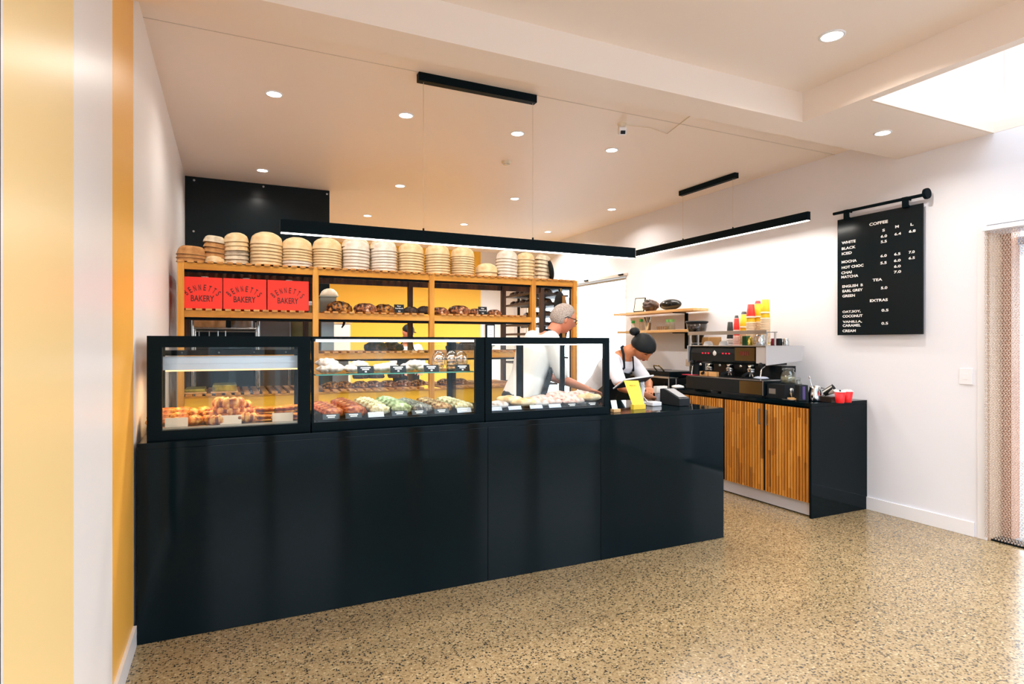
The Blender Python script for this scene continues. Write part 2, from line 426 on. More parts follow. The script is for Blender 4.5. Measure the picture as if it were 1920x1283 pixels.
g = G(); g.add([(3.535, 2.36, BZ), (XR, 2.36, BZ), (XR, 2.375, BZ), (3.535, 2.375, BZ), (3.535, 2.36, BZ+0.012), (XR, 2.36, 2.955), (XR, 2.375, 2.955), (3.535, 2.375, BZ+0.012)],
               [(0, 3, 2, 1), (4, 5, 6, 7), (0, 1, 5, 4), (1, 2, 6, 5), (2, 3, 7, 6), (3, 0, 4, 7)])
struct('trim_4', g, M('warm_white_lip', '#e6d8ca', 0.6))
struct('trim_5', G().box(XL, 3.58, CZ-0.0015, XR, 3.586, CZ), M('ceiling_joint', '#cbbfb4', 0.6))
# skirtings
struct('baseboard_left', G().box(XL, -0.5, 0, XL+0.014, 3.238, 0.095), mt['skirt'])
g = G(); g.box(XR-0.014, 2.48, 0, XR, 3.285, 0.105); struct('baseboard_right', g, mt['skirt'], bevel=0.003)
# dark frame at the left edge of the picture
struct('trim_6', G().box(XL, 1.2, 0, XL+0.03, 1.36, CZ), mt['black'])
# black sheet panel over the ovens, steel bolts
g = G(); g.box(XL, 6.8, 0.9, 0.995, 6.86, CZ-0.002)
pn = struct('wall_panel', g, mt['panel'])
for (px, py) in ((364, 338), (494, 350), (613, 364), (363, 434)):
    p = atY(px, py, 6.8); b = G().lathe([(0.011, 0), (0.011, 0.003), (0.006, 0.006), (0, 0.007)], (p.x, 6.8, p.z), 12, mat=Matrix.Rotation(PI/2, 3, 'X'))
    b.build('bolt', mt['steel'], pn)
# door opening on the right
g = G(); g.box(XR-0.01, 2.40, 0, XR+0.16, 2.46, 2.23); g.box(XR-0.01, 0.86, 0, XR+0.16, 0.92, 2.23); g.box(XR-0.01, 0.92, 2.18, XR+0.16, 2.40, 2.23)
dr = struct('door_1', g, mt['skirt'], bevel=0.002)
G().box(XR+0.002, 2.388, 0, XR+0.158, 2.399, 2.179).build('jamb_lining', M('tan_jamb_lining', '#b79a7e', 0.5), dr)
G().box(XR+0.161, 2.33, 0, XR+0.27, 2.46, 2.23).build('door_post', M('rose_timber', '#b98a72', 0.5, scale3=(6, 6, 0.6), mix=('#a4725c', 4, 0.35, 0.7)), dr)
G().box(XR+0.02, 0.92, 0, XR+0.14, 2.40, 0.015).build('threshold', mt['black'], dr)
# rear side window
g = G(); g.box(XR-0.012, 6.64, 2.31, XR+0.16, 9.78, 2.345); g.box(XR+0.02, 6.67, 0, XR+0.05, 6.71, 2.31); g.box(XR+0.02, 9.70, 0, XR+0.05, 9.75, 2.31)
g.box(XR+0.02, 8.13, 0, XR+0.05, 8.17, 2.31)
wn1 = struct('window_1', g, M('window_frame_grey', '#c8bfb4', 0.5))
G().box(XR+0.034, 6.71, 0.02, XR+0.038, 9.70, 2.31).build('pane', mt['glass'], wn1)
for (yy) in (6.72, 7.6):
    G().box(XR-0.03, yy, 2.325, XR-0.012, yy+0.1, 2.34).build('track_bracket', mt['black'], wn1)
# outside the openings: eave, paving, a neighbouring wall
struct('neighbour_wall', G().box(8.6, -2, -0.02, 8.75, 14, 1.5), M('pale_render', '#e9e6e3', 0.8))
g = G()
for k in range(14): g.box(6.5+k*0.02, 6.2, 2.2+k*0.014, 6.52+k*0.02, 12.0, 2.215+k*0.014)
struct('outside_eave', g, M('brown_eave', '#a08a76', 0.6))
struct('outside_post', G().box(5.9, 2.9, 0, 6.0, 3.0, 2.7), mt['black'])
struct('outside_beam', G().box(5.1, -1, 2.1, 6.3, 2.6, 2.16), M('blue_grey_steel', '#8f9db3', 0.5))
struct('added_street_building', G().box(-14, -15, -0.2, 20, -14, 4.2), M('weatherboard_grey', '#7d8486', 0.8))  # unseen building added to cut sky reflection in the case glass
# street side planting seen only in the reflections
def fbush(u, p):
    n = noise.noise(p*2.3)+0.5*noise.noise(p*6); return p*(1+0.35*n)
tr = thing('street_tree', 'dark green leafy tree across the street in front of shop', 'tree', (3.4, -5.6, -0.02))
G().ell((3.4, -5.6, 2.6), (1.2, 1.0, 1.3), 40, 26, fn=fbush).build('crown', M('leaf_green', '#2d5234', 0.7, mix=('#5e8a4c', 6, 0.4, 0.62)), tr)
G().tube([(3.4, -5.6, -0.02), (3.45, -5.6, 0.9), (3.38, -5.6, 1.8)], [0.13, 0.1, 0.08], 10).build('trunk', M('bark', '#5d4936', 0.8), tr)

# ================================================================ bead-chain curtains
def chain_curtain(name, x, ya, yb, z0, z1, step, lab, mats, seg, zig, r, dens_end=None):
    t = thing(name, lab, 'curtain', (x, (ya+yb)/2, z0))
    G().box(x-0.02, ya-0.01, z1, x+0.02, yb+0.01, z1+0.03).build('curtain_rail', mt['wp'], t, bevel=0.003)
    g = G(); y = ya+step/2; k = 0
    while y < yb:
        pts = []; ph = k % 2
        for i in range(seg+1):
            z = z0+0.01+(z1-z0-0.01)*i/seg
            pts.append((x+(zig if (i+ph) % 2 else -zig), y+(zig if (i//2+ph) % 2 else -zig)*0.8, z))
        g.tube(pts, [r*(1.0 if (i % 2) else 0.45) for i in range(seg+1)], 4, smooth=False, cap=False)
        k += 1; y += step*(0.55 if dens_end and y > dens_end else 1)
    o = g.build('chain_strands', mats, t); o['kind'] = 'stuff'
    return t
chain_curtain('chain_curtain', XR-0.045, 1.15, 2.395, 0.02, 2.185, 0.0095, 'beige aluminium chain fly curtain hanging in the side doorway', M('pinkish_aluminium_chain', '#cdb7a6', 0.35, 0.55), 250, 0.0018, 0.0027, 2.36)
chain_curtain('chain_curtain', XR+0.09, 6.76, 9.68, 0.03, 2.27, 0.035, 'pale chain curtain hanging in the rear side window', M('pale_aluminium_chain', '#d8d8dc', 0.4, 0.4), 70, 0.003, 0.0022)

# ================================================================ black service counter
ct = thing('service_counter', 'long glossy black front counter under the glass display cases', 'counter', (1.41, 3.62, 0))
X0, X1, Y0, Y1, HC = XL+0.015, 3.21, 3.24, 4.02, 0.933
G().box(X0, Y0+0.018, 0.0, X1-0.018, Y1-0.03, HC-0.03).build('carcass', mt['black'], ct)
for a, b in ((X0, 1.372), (1.3745, 2.16), (2.1625, X1)):
    G().box(a, Y0, 0.002, b, Y0+0.018, HC-0.0305).build('front_panel', mt['gloss'], ct, bevel=0.0012)
G().box(X1-0.018, Y0+0.0185, 0.002, X1, Y1-0.03, HC-0.0305).build('end_panel', mt['gloss'], ct, bevel=0.001)
G().box(X0, Y0, HC-0.03, X1, Y1, HC).build('countertop', mt['gloss'], ct, bevel=0.0015)

# ================================================================ glass display cases
def display_case(lab, x0, x1, fl, fr, ft, fb, rear_post=None, top='black', name='display_case'):
    z0, z1, ya, yb = HC, 1.433, 3.29, 3.90
    t = thing(name, lab, 'display case', ((x0+x1)/2, (ya+yb)/2, z0))
    bl = mt['black']
    G().box(x0, ya, z0, x1, yb, z0+fb).build('base', bl, t, bevel=0.002)
    g = G()                                                       # front and rear uprights, top rails
    g.box(x0, ya, z0+fb, x0+fl, ya+0.03, z1); g.box(x1-fr, ya, z0+fb, x1, ya+0.03, z1)
    g.box(x0+fl, ya, z1-ft, x1-fr, ya+0.03, z1)
    g.box(x0, yb-0.03, z0+fb, x0+0.025, yb, z1); g.box(x1-0.025, yb-0.03, z0+fb, x1, yb, z1)
    g.box(x0+0.025, yb-0.03, z1-0.025, x1-0.025, yb, z1)
    g.box(x0, ya+0.03, z1-0.02, x0+0.02, yb-0.03, z1); g.box(x1-0.02, ya+0.03, z1-0.02, x1, yb-0.03, z1)
    if rear_post: g.box(rear_post, yb-0.045, z0+fb, rear_post+0.05, yb-0.031, z1-0.025)
    g.build('frame', bl, t)
    G().box(x0+fl, ya+0.004, z0+fb, x1-fr, ya+0.010, z1-ft).build('front_glass', mt['glass'], t)
    G().box(x0+0.004, ya+0.03, z0+fb, x0+0.009, yb-0.03, z1-0.02).build('side_glass', mt['glass'], t)
    G().box(x1-0.009, ya+0.03, z0+fb, x1-0.004, yb-0.03, z1-0.02).build('side_glass', mt['glass'], t)
    G().box(x0+0.02, ya+0.03, z1-0.014, x1-0.02, yb-0.03, z1-0.006).build('top_panel', bl if top == 'black' else mt['glass'], t)
    G().box(x0+0.025, yb-0.022, z0+fb, (x0+x1)/2+0.02, yb-0.017, z1-0.025).build('sliding_door', mt['glass'], t)
    G().box((x0+x1)/2-0.02, yb-0.012, z0+fb, x1-0.025, yb-0.007, z1-0.025).build('sliding_door', mt['glass'], t)
    return t
FB = 0.047
cA = display_case('black framed heated display case at the counter end by the striped wall', -0.352, 0.385, 0.062, 0.062, 0.055, FB)
cB = display_case('middle glass display case with a glass shelf and row of filled rolls', 0.392, 1.372, 0.010, 0.055, 0.010, FB, top='glass')
cC = display_case('glass display case beside the till with pale bread rolls', 1.378, 2.262, 0.042, 0.036, 0.040, FB, rear_post=1.86)
ZB = HC+FB
# heated case: lamp housing, black rail, warm tray
G().box(-0.30, 3.45, 1.262, 0.36, 3.56, 1.325).box(-0.30, 3.455, 1.325, 0.36, 3.47, 1.331).box(-0.30, 3.449, 1.290, 0.36, 3.4505, 1.294).build('heat_lamp', mt['alu'], cA, bevel=0.006)
G().box(-0.29, 3.46, 1.255, 0.35, 3.55, 1.2615).build('lamp_diffuser', M('warm_heat_diffuser', '#ffd9b0', 0.5, emit=('#ffb070', 2.0)), cA)
g = G().box(-0.327, 3.50, 1.335, 0.36, 3.512, 1.362); g.build('rail', mt['rubber'], cA)
for x in (-0.22, -0.05, 0.12, 0.28):
    G().lathe([(0.005, 0), (0.004, 0.003), (0, 0.004)], (x, 3.5, 1.349), 8, mat=Matrix.Rotation(PI/2, 3, 'X')).build('screw', mt['steel'], cA)
lamp('heat_glow', 'AREA', (0.03, 3.5, 1.25), 3, (1.0, 0.60, 0.28), 0.62, 0.08, (0, 0, 0), cA)
# middle case: light strip on top, glass shelf
G().box(0.42, 3.325, 1.405, 1.34, 3.36, 1.418).build('light_strip', mt['ledstrip'], cB)
lamp('case_light', 'AREA', (0.88, 3.36, 1.40), 1.8, (1, 0.97, 0.93), 0.9, 0.05, (0, 0, 0), cB)
G().box(0.42, 3.37, 1.222, 1.335, 3.85, 1.229).build('glass_shelf', mt['shelfglass'], cB)
G().box(0.42, 3.3685, 1.222, 1.335, 3.3699, 1.229).build('shelf_edge', mt['gedge'], cB)
G().box(1.43, 3.325, 1.385, 2.21, 3.345, 1.392).build('light_strip', mt['ledstrip'], cC)
lamp('case_light', 'AREA', (1.82, 3.40, 1.38), 2, (1, 0.97, 0.94), 0.75, 0.05, (0, 0, 0), cC)
# trays
G().box(-0.33, 3.33, ZB, 0.36, 3.86, ZB+0.008).build('tray', M('warm_steel_tray', '#c9b49a', 0.3, 0.8), cA)
G().box(0.42, 3.33, ZB, 1.345, 3.86, ZB+0.006).build('tray', mt['black'], cB)
G().box(1.42, 3.33, ZB, 2.235, 3.86, ZB+0.006).build('tray', mt['black'], cC)

# ================================================================ timber shelving
SY0, SY1 = 5.0, 5.72
sh = thing('timber_shelving', 'long slatted timber shelving unit behind the counter', 'shelving', (1.35, 5.36, 0))
PX = (-0.345, 0.603, 1.57, 2.566, 3.018)
for x in PX:
    for y in (SY0, SY1-0.045):
        G().box(x, y, 0, x+0.045, y+0.045, 2.003).build('post', mt['woodz'] if y == SY0 else mt['shadewood'], sh, bevel=0.002)
ZS = (2.008, 1.655, 1.33, 1.018)
for i, z in enumerate(ZS):
    xr = PX[4]+0.055 if i in (0,) else PX[3]+0.0
    G().box(PX[0]+0.045, SY0+0.004, z-(0.028 if i == 3 else 0.065), (PX[4] if i == 0 else PX[3]), SY0+0.03, z-0.0155).build('front_rail', mt['wood'], sh, bevel=0.0015)
    G().box(PX[0]+0.045, SY1-0.03, z-(0.028 if i == 3 else 0.065), (PX[4] if i == 0 else PX[3]), SY1-0.004, z-0.0155).build('back_rail', mt['shadewood'], sh, bevel=0.0015)
    if i == 3:
        for a_, b_ in zip(PX[:3], PX[1:4]): G().box(a_+0.046, SY0+0.012, 0.0, b_-0.001, SY0+0.003+0.027, z-0.0158-0.013).build('yellow_panel', mt['yellow'], sh)
    else: G().box(PX[0]+0.046, SY0+0.0305, z-0.082, (PX[4] if i == 0 else PX[3]), SY0+0.05, z-0.0155).build('steel_angle', mt['black'], sh)
    g = G(); x = PX[0]+(0 if i == 0 else 0.055)
    while x < xr-0.03:
        if i == 0 or not any(p-0.046 < x < p+0.046 for p in PX):
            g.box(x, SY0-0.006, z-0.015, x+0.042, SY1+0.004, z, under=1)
        x += 0.0655
    g.build('slats', [mt['woody'], mt['shadewood']], sh)

# ================================================================ ceiling downlights
dl = thing('downlight', 'x', 'ceiling light', (0, 0, 0), 0, 'recessed round ceiling downlights')
G().lathe([(0.058, 0), (0.058, -0.004), (0.047, -0.006), (0.046, 0.0)], O0, 32).build('rim', mt['wp'], dl, local=True)
G().lathe([(0.0, -0.0045), (0.046, -0.0045), (0.046, -0.002), (0, -0.002)], O0, 32).build('lens', mt['led'], dl, local=True)
DLS = [(514, 177, CZ, 'nearest the left wall in the front row of the servery ceiling'), (761, 217, CZ, 'seen left of the black canopy wire of the long pendant'),
       (970, 251, CZ, 'between the two wires of the long pendant, nearest the beam'), (1147, 282, CZ, 'just behind the small white camera on the ceiling'),
       (492, 320, CZ, 'right above the black wall panel'), (750, 349, CZ, 'on the orange-tinted ceiling beside the pendant wire'),
       (965, 373, CZ, 'on the ceiling behind the smoke detector, between pendant wires'), (1147, 393, CZ, 'closest to the corner of the right wall, second row'),
       (689, 405, CZ, 'at the back of the ceiling above the yellow wall'), (870, 421, CZ, 'at the back, above the baskets in the middle'),
       (1027, 435, CZ, 'farthest back, near the right wall'), (1560, 68, CZ, 'in the raised front ceiling, largest one'),
       (1655, 250, BZ, 'in the dropped soffit above the menu board')]
for (px, py, z, s) in DLS:
    p = atZ(px, py, z-0.004)
    big = 1.0 if py != 68 else 1.15
    o = place(dl, (p.x, p.y, z), 0, 'lit round downlight ' + s, big)
    lamp('downlight_beam', 'AREA', (p.x, p.y, z-0.012), (42 if p.y > 7.2 else 7), (1.0, 0.93, 0.85), 0.09, spread=math.radians(150))

# ================================================================ linear pendants
def pendant(lab, p0, p1, zt, cz0, w=0.035, can0=None, can1=None, wires=(0.2, 0.8)):
    p0 = Vector(p0); p1 = Vector(p1); d = (p1-p0).normalized(); ang = math.atan2(d.y, d.x); mid = (p0+p1)/2
    t = thing('linear_pendant_light', lab, 'pendant light', (mid.x, mid.y, zt-0.08))
    Rm = Matrix.Rotation(ang, 3, 'Z'); L = (p1-p0).length
    G().obox((mid.x, mid.y, zt-0.037), (L, w, 0.074), Rm).build('housing', mt['black'], t, bevel=0.001)
    G().obox((mid.x, mid.y, zt-0.0765), (L-0.01, w-0.008, 0.004), Rm).build('diffuser', mt['led'], t)
    a, b = Vector(can0), Vector(can1); cm = (a+b)/2
    G().obox((cm.x, cm.y, CZ-0.026), ((b-a).length, 0.05, 0.052), Rm).build('ceiling_canopy', mt['black'], t, bevel=0.001)
    wm = M('thin_steel_wire', '#d8c9b4', 0.4, 0.5) if 'wire' not in mt else mt['wire']; mt['wire'] = wm
    for q in wires:
        q = Vector(q)
        G().cyl((q.x, q.y, zt+0.016), (q.x, q.y, CZ-0.052), 0.0015, seg=6).build('suspension_wire', wm, t)
        G().cyl((q.x, q.y, zt), (q.x, q.y, zt+0.016), 0.006, seg=10).build('wire_grip', mt['black'], t)
    for s in (0.25, 0.75):
        q = p0.lerp(p1, s)
        lamp('pendant_glow', 'AREA', (q.x, q.y, zt-0.083), 9, (1.0, 0.93, 0.84), L*0.48, w, (0, 0, ang), t)
    return t
PY = 3.6
def onP(px): a, b, c = ray(px, 643); return (a*PY/b, PY)
xa, xb = onP(525)[0], onP(1189)[0]
pendant('long black linear pendant light hanging over the display cases', (xa, PY, 0), (xb, PY, 0), 2.095, 0,
        can0=(1.055, PY, 0), can1=(1.874, PY, 0), wires=((onP(794)[0], PY, 0), (onP(999)[0], PY, 0)))
pendant('black linear pendant light hanging over the coffee bench, beside the right wall', (4.5, 3.56, 0), (4.5, 5.96, 0), 2.528, 0,
        can0=(4.5, 4.37, 0), can1=(4.5, 5.18, 0), wires=((4.5, 4.42, 0), (4.5, 5.14, 0)))

# camera and sensor on the ceiling
p = atZ(1166, 232, CZ); q = atZ(1294, 217, CZ)
t = thing('security_camera', 'small white security camera fixed to the ceiling', 'camera', (p.x, p.y, CZ-0.08))
G().lathe([(0.035, 0), (0.035, -0.012), (0.012, -0.02), (0.01, -0.035)], (p.x, p.y, CZ), 20).build('mount', mt['cream'], t)
Rm = Matrix.Rotation(math.radians(-25), 3, 'Z') @ Matrix.Rotation(math.radians(25), 3, 'X')
cc = Vector((p.x, p.y-0.005, CZ-0.055))
G().obox(cc, (0.06, 0.065, 0.06), Rm).build('housing', mt['wp'], t, bevel=0.008)
G().obox(cc+Rm @ Vector((0, -0.036, -0.008)), (0.036, 0.006, 0.026), Rm).build('lens', mt['rubber'], t, bevel=0.002)
pts = [(p.x+0.03, p.y, CZ-0.006), (p.x+0.25, p.y-0.03, CZ-0.004), (p.x+0.45, p.y+0.02, CZ-0.004), (q.x, q.y, CZ-0.004)]
G().tube(pts, 0.003, 6).build('cable', mt['cream'], t)
p = atZ(950, 303, CZ)
t = thing('smoke_detector', 'small round cream smoke detector on the ceiling between the pendant wires', 'smoke detector', (p.x, p.y, CZ-0.04))
G().lathe([(0.045, 0), (0.045, -0.012), (0.032, -0.016), (0.028, -0.036), (0.0, -0.04)], (p.x, p.y, CZ), 24).build('body', mt['cream'], t)
G().lathe([(0.029, -0.024), (0.0305, -0.026), (0.029, -0.028)], (p.x, p.y, CZ), 24).build('vent_ring', mt['black'], t)

# ================================================================ timber-fronted coffee bench on the right
BX, BY0, BY1, BH = 4.18, 3.285, 6.35, 0.918
cb = thing('coffee_bench', 'black coffee bench with vertical timber batten doors along the right wall', 'bench', (4.52, 4.8, 0))
G().box(BX+0.03, BY0+0.02, 0.12, XR-0.002, BY1, BH-0.035).build('carcass', mt['black'], cb)
G().box(BX, BY0, 0.0, XR-0.002, BY0+0.02, BH-0.0305).build('end_panel', mt['gloss'], cb, bevel=0.001)
G().box(BX, BY0, BH-0.03, XR-0.002, BY1, BH).build('benchtop', mt['gloss'], cb, bevel=0.0015)
G().box(BX+0.035, BY0+0.02, 0.012, BX+0.045, BY1, 0.118).build('kickboard', M('brushed_aluminium_kick', '#c9c8d0', 0.4, 0.3), cb)
def ypx(px): return atX(px, 700, BX).y
DOORS = [(ypx(1515)-0.005, ypx(1434), 0.12, 0.872, 'L'), (ypx(1430.5), ypx(1358), 0.12, 0.872, 'R'),
         (ypx(1355), ypx(1293), 0.62, 0.872, 'L'), (ypx(1291), ypx(1232), 0.62, 0.872, 'R')]
for (ya, yb, za, zb, hs) in DOORS:
    g = G(); g.box(BX+0.014, ya, za, BX+0.028, yb, zb, 1)
    n = max(1, round((yb-ya)/0.0295)); st = (yb-ya)/n
    for k in range(n): g.box(BX, ya+k*st+0.0052, za, BX+0.016, ya+(k+1)*st-0.0052, zb, 0)
    d = g.build('door' if za < 0.3 else 'drawer', [mt['batten'], mt['dark']], cb)
    hy = (yb-0.03) if hs == 'L' else (ya+0.03); zt = zb-0.045
    h = G().box(BX-0.022, hy-0.006, zt-0.135, BX-0.014, hy+0.006, zt)
    h.box(BX-0.016, hy-0.005, zt-0.012, BX, hy+0.005, zt-0.002); h.box(BX-0.016, hy-0.005, zt-0.133, BX, hy+0.005, zt-0.123)
    h.build('handle', mt['steel'], d)
for (ya, yb) in ((ypx(1355), ypx(1293)), (ypx(1291), ypx(1232))):
    G().box(BX+0.008, ya, 0.12, BX+0.028, yb, 0.612).build('lower_panel', mt['gloss'], cb)
# batten material works on object coordinates: give those meshes the world origin
for o in kids(cb):
    if o.name.startswith(('door', 'drawer')): pass

# ================================================================ menu board
mb = thing('menu_board', 'black hanging menu board with white coffee prices on the right wall', 'menu board', (4.83, 3.18, 1.466))
P0 = atX(1570.5, 629, 4.815); P1 = atX(1731, 627, 4.815)
yA, yB = P0.y, P1.y; zTop = atX(1570.5, 413, 4.815).z
G().box(4.812, yB, 1.466, 4.824, yA, zTop).build('board', mt['panel'], mb, bevel=0.002)
zr = zTop+0.055
G().cyl((4.79, yA+0.02, zr), (4.79, yB-0.02, zr), 0.013, seg=16).build('rail', mt['black'], mb)
for yy in (yA-0.10, yB+0.12):
    G().box(4.782, yy-0.022, zTop-0.012, 4.80, yy+0.022, zr+0.014).box(4.80, yy-0.022, zTop-0.012, 4.8115, yy+0.022, zTop+0.004).build('hanging_bracket', mt['black'], mb, bevel=0.002)
    G().cyl((4.79, yy, zr), (XR-0.001, yy, zr), 0.007, seg=10).build('stand_off', mt['black'], mb)
G().lathe([(0.04, -0.012), (0.042, 0), (0.04, 0.012)], (4.79, yB-0.04, zr+0.005), 28, mat=Matrix.Rotation(PI/2, 3, 'X')).build('end_disc', mt['black'], mb)
TX = [('COFFEE', 474, 302, 152, 30), ('S', 517, 362, 22, 27), ('M', 628, 332, 30, 27), ('L', 752, 313, 24, 27),
      ('6.0', 519, 411, 52, 27), ('6.4', 634, 392, 54, 27), ('6.8', 754, 369, 56, 27), ('5.5', 518, 456, 50, 27),
      ('WHITE', 226, 460, 114, 27), ('BLACK', 226, 508, 114, 27), ('ICED', 211, 553, 82, 27),
      ('6.0', 517, 574, 52, 27), ('6.5', 630, 559, 52, 27), ('7.0', 750, 543, 50, 27),
      ('MOCHA', 230, 620, 124, 27), ('5.5', 516, 633, 52, 27), ('6.0', 630, 613, 56, 27), ('6.5', 750, 592, 52, 27),
      ('HOT CHOC', 258, 663, 180, 27), ('6.0', 631, 661, 56, 27), ('CHAI', 208, 713, 86, 27), ('7.0', 632, 707, 60, 27),
      ('MATCHA', 235, 745, 140, 27), ('TEA', 465, 773, 80, 27), ('ENGLISH  B', 258, 823, 170, 27), ('EARL GREY', 258, 862, 168, 27),
      ('5.0', 521, 840, 54, 27), ('GREEN', 226, 906, 104, 27), ('EXTRAS', 476, 943, 148, 28),
      ('OAT,SOY,', 250, 1038, 152, 27), ('0.5', 528, 1026, 58, 27), ('COCONUT', 258, 1074, 166, 27),
      ('VANILLA,', 256, 1122, 160, 27), ('0.5', 526, 1135, 56, 27), ('CARAMEL', 251, 1152, 150, 27), ('CREAM', 230, 1197, 110, 27)]
for (s, X, Y, wpx, hpx) in TX:
    cx, cy = 1540+X/4.425, 350+Y/4.425
    c = atX(cx, cy, 4.811); a = atX(cx-wpx/8.85, cy, 4.811); b = atX(cx+wpx/8.85, cy, 4.811)
    hh = (atX(cx, cy-hpx*0.82/8.85, 4.811)-atX(cx, cy+hpx*0.82/8.85, 4.811)).length
    g = G(); add_text(g, s, (4.811, c.y, c.z), (0, -1, 0), (0, 0, 1), width=(a-b).length, height=hh, bold=0.03)
    g.build('lettering', mt['text'], mb)
# light switch
p = atX(1812, 706, XR)
t = thing('light_switch', 'white square light switch plate on the right wall below the menu', 'light switch', (XR-0.005, p.y, p.z-0.055))
G().box(XR-0.009, p.y-0.043, p.z-0.058, XR-0.0005, p.y+0.043, p.z+0.058).build('plate', mt['wp'], t, bevel=0.002)
G().box(XR-0.013, p.y-0.012, p.z-0.02, XR-0.0095, p.y+0.012, p.z+0.02).build('rocker', mt['wp'], t, bevel=0.001)
# ================================================================ red bakery cartons on the second shelf
def arc_word(g, word, cx, cz, R, a0, a1, h, wd, y, m=1):
    n = len(word)
    for i, ch in enumerate(word):
        a = a0+(a1-a0)*i/(n-1)
        ux = Vector((math.cos(a), 0, -math.sin(a))); uz = Vector((math.sin(a), 0, math.cos(a)))
        add_text(g, ch, Vector((cx, y, cz))+uz*R, ux, uz, width=wd if ch != 'I' else wd*0.4, height=h, bold=0.02, m=m)
for i, (pa, pb, lab) in enumerate(((343.5, 417, 'left bright red bakery carton, next to the left shelf post'),
                                  (418.5, 499.5, 'middle bright red bakery carton between the two others'),
                                  (501.5, 579, 'right bright red bakery carton, beside the second shelf post'))):
    a, b = atY(pa, 550, 5.03).x, atY(pb, 550, 5.03).x
    t = thing('bakery_carton', lab, 'box', ((a+b)/2, 5.2, ZS[1]), 0, 'red bakery cartons')
    z0, z1 = ZS[1]+0.001, ZS[1]+0.232
    G().box(a, 5.03, z0, b, 5.36, z1).build('body', mt['red'], t, bevel=0.002)
    G().box(a+0.001, 5.0305, z1+0.0005, b-0.001, 5.36, z1+0.0035).build('lid_flap', mt['red'], t)
    G().lathe([(0.02, 0), (0.018, 0.012), (0, 0.014)], ((a+b)/2+0.01, 5.10, z1+0.0036), 14, sx=1.4, sy=0.5).build('handle', mt['card'], t)
    g = G(); cx = (a+b)/2-0.005; zc = (z0+z1)/2
    arc_word(g, 'BENNETTS', cx, zc-0.118, 0.160, -0.74, 0.74, 0.044, 0.0165, 5.0292, 0)
    add_text(g, 'BAKERY', (cx+0.002, 5.0292, zc-0.040), (1, 0, 0), (0, 0, 1), width=0.155, height=0.046, bold=0.02)
    g.build('lettering', mt['redtext'], t)

# ================================================================ proofing baskets stacked upside down on top
def basket(name, col, kind, c2):
    t = thing('proofing_basket', 'x', 'basket', O0, 0, 'proofing baskets on the shelf top')
    m = M(name, col, 0.85, mix=(c2, 14, 0.4, 0.62), bump=(90, 0.25))
    if kind == 'round': pr = [(1.0, 0), (0.992, 0.01), (0.965, 0.036), (0.94, 0.055), (0.88, 0.08), (0.70, 0.103), (0.42, 0.121), (0, 0.127)]
    else: pr = [(1.0, 0), (0.992, 0.01), (0.962, 0.032), (0.91, 0.054), (0.82, 0.078), (0.68, 0.093), (0.62, 0.096), (0, 0.094)]
    R = 0.112
    prof = [(r*R, z) for r, z in pr]
    inner = [(max(r*R-0.0028, 0), max(z-0.003, 0.0)) for r, z in reversed(pr)]
    g = G(); g.lathe(prof+inner+[prof[0]], O0, 36, 0, caps=False, sx=1.0 if kind == 'round' else 1.12, sy=1.0 if kind == 'round' else 0.85)
    g.build('basket_shell', m, t, local=True)
    g = G(); rr = []
    sx, sy = (1, 1) if kind == 'round' else (1.12, 0.85)
    for k in range(37): a = 2*PI*k/36; rr.append((R*1.004*math.cos(a)*sx, R*1.004*math.sin(a)*sy, 0.002))
    g.tube(rr, 0.0028, 6, cap=False).build('rim', M(name+'_rim', {'round': '#a98a5c', 'oval': '#8a6a44'}[kind] if name[0] != 'f' else '#b5a58f', 0.9), t, local=True)
    return t
bk = {'cream': basket('cream_wood_pulp', '#f2dcb2', 'round', '#e2c18c'), 'white': basket('floured_white_pulp', '#f3ebe0', 'round', '#dccdbb'),
      'tan': basket('tan_cane', '#cf9b62', 'oval', '#b07a45'), 'ivory': basket('ivory_cloth_lined', '#efe2c8', 'oval', '#cdbda2')}
STK = [ # px centre, px width, top py, n, kinds (bottom to top), tilt, words
 (360, 50, 463, 3, ['tan']*3, 0.05, 'low stack of tan oval baskets by the left wall'),
 (403, 38, 444, 5, ['cream', 'tan', 'tan', 'tan', 'ivory'], 0.10, 'second stack from the left, with a tilted pale top'),
 (443, 43, 437, 6, ['ivory', 'ivory', 'ivory', 'cream', 'cream', 'cream'], -0.06, 'third stack, flat topped, before the black panel'),
 (500, 58, 436, 7, ['cream']*7, 0.03, 'tallest rounded cream stack before the black panel'),
 (557, 56, 446, 7, ['white', 'white', 'cream', 'cream', 'cream', 'cream', 'cream'], 0.03, 'rounded stack just left of the second shelf post'),
 (613, 54, 447, 8, ['cream']*8, 0.04, 'stack right of the second shelf post'),
 (667, 51, 449, 8, ['white']*7+['ivory'], 0.03, 'floury white stack, first of two white ones'),
 (719, 50, 452, 9, ['white']*8+['ivory'], -0.03, 'second floury white stack'),
 (770, 48, 456, 8, ['cream']*8, 0.03, 'cream stack left of the third shelf post'),
 (820, 47, 459, 8, ['cream']*8, -0.03, 'cream stack right above the third shelf post'),
 (867, 45, 464, 9, ['cream']*9, 0.02, 'neat cream stack beside the low pile'),
 (912, 42, 494, 2, ['cream']*2, 0.0, 'low pile of two rounded baskets'),
 (950, 41, 470, 7, ['white']*7, 0.06, 'leaning white stack right of the low pile'),
 (985, 34, 474, 7, ['cream']*7, 0.02, 'narrow cream stack above the fourth shelf post'),
 (1017, 30, 480, 6, ['ivory']*6, 0.16, 'last tilted stack leaning on the black pan')]
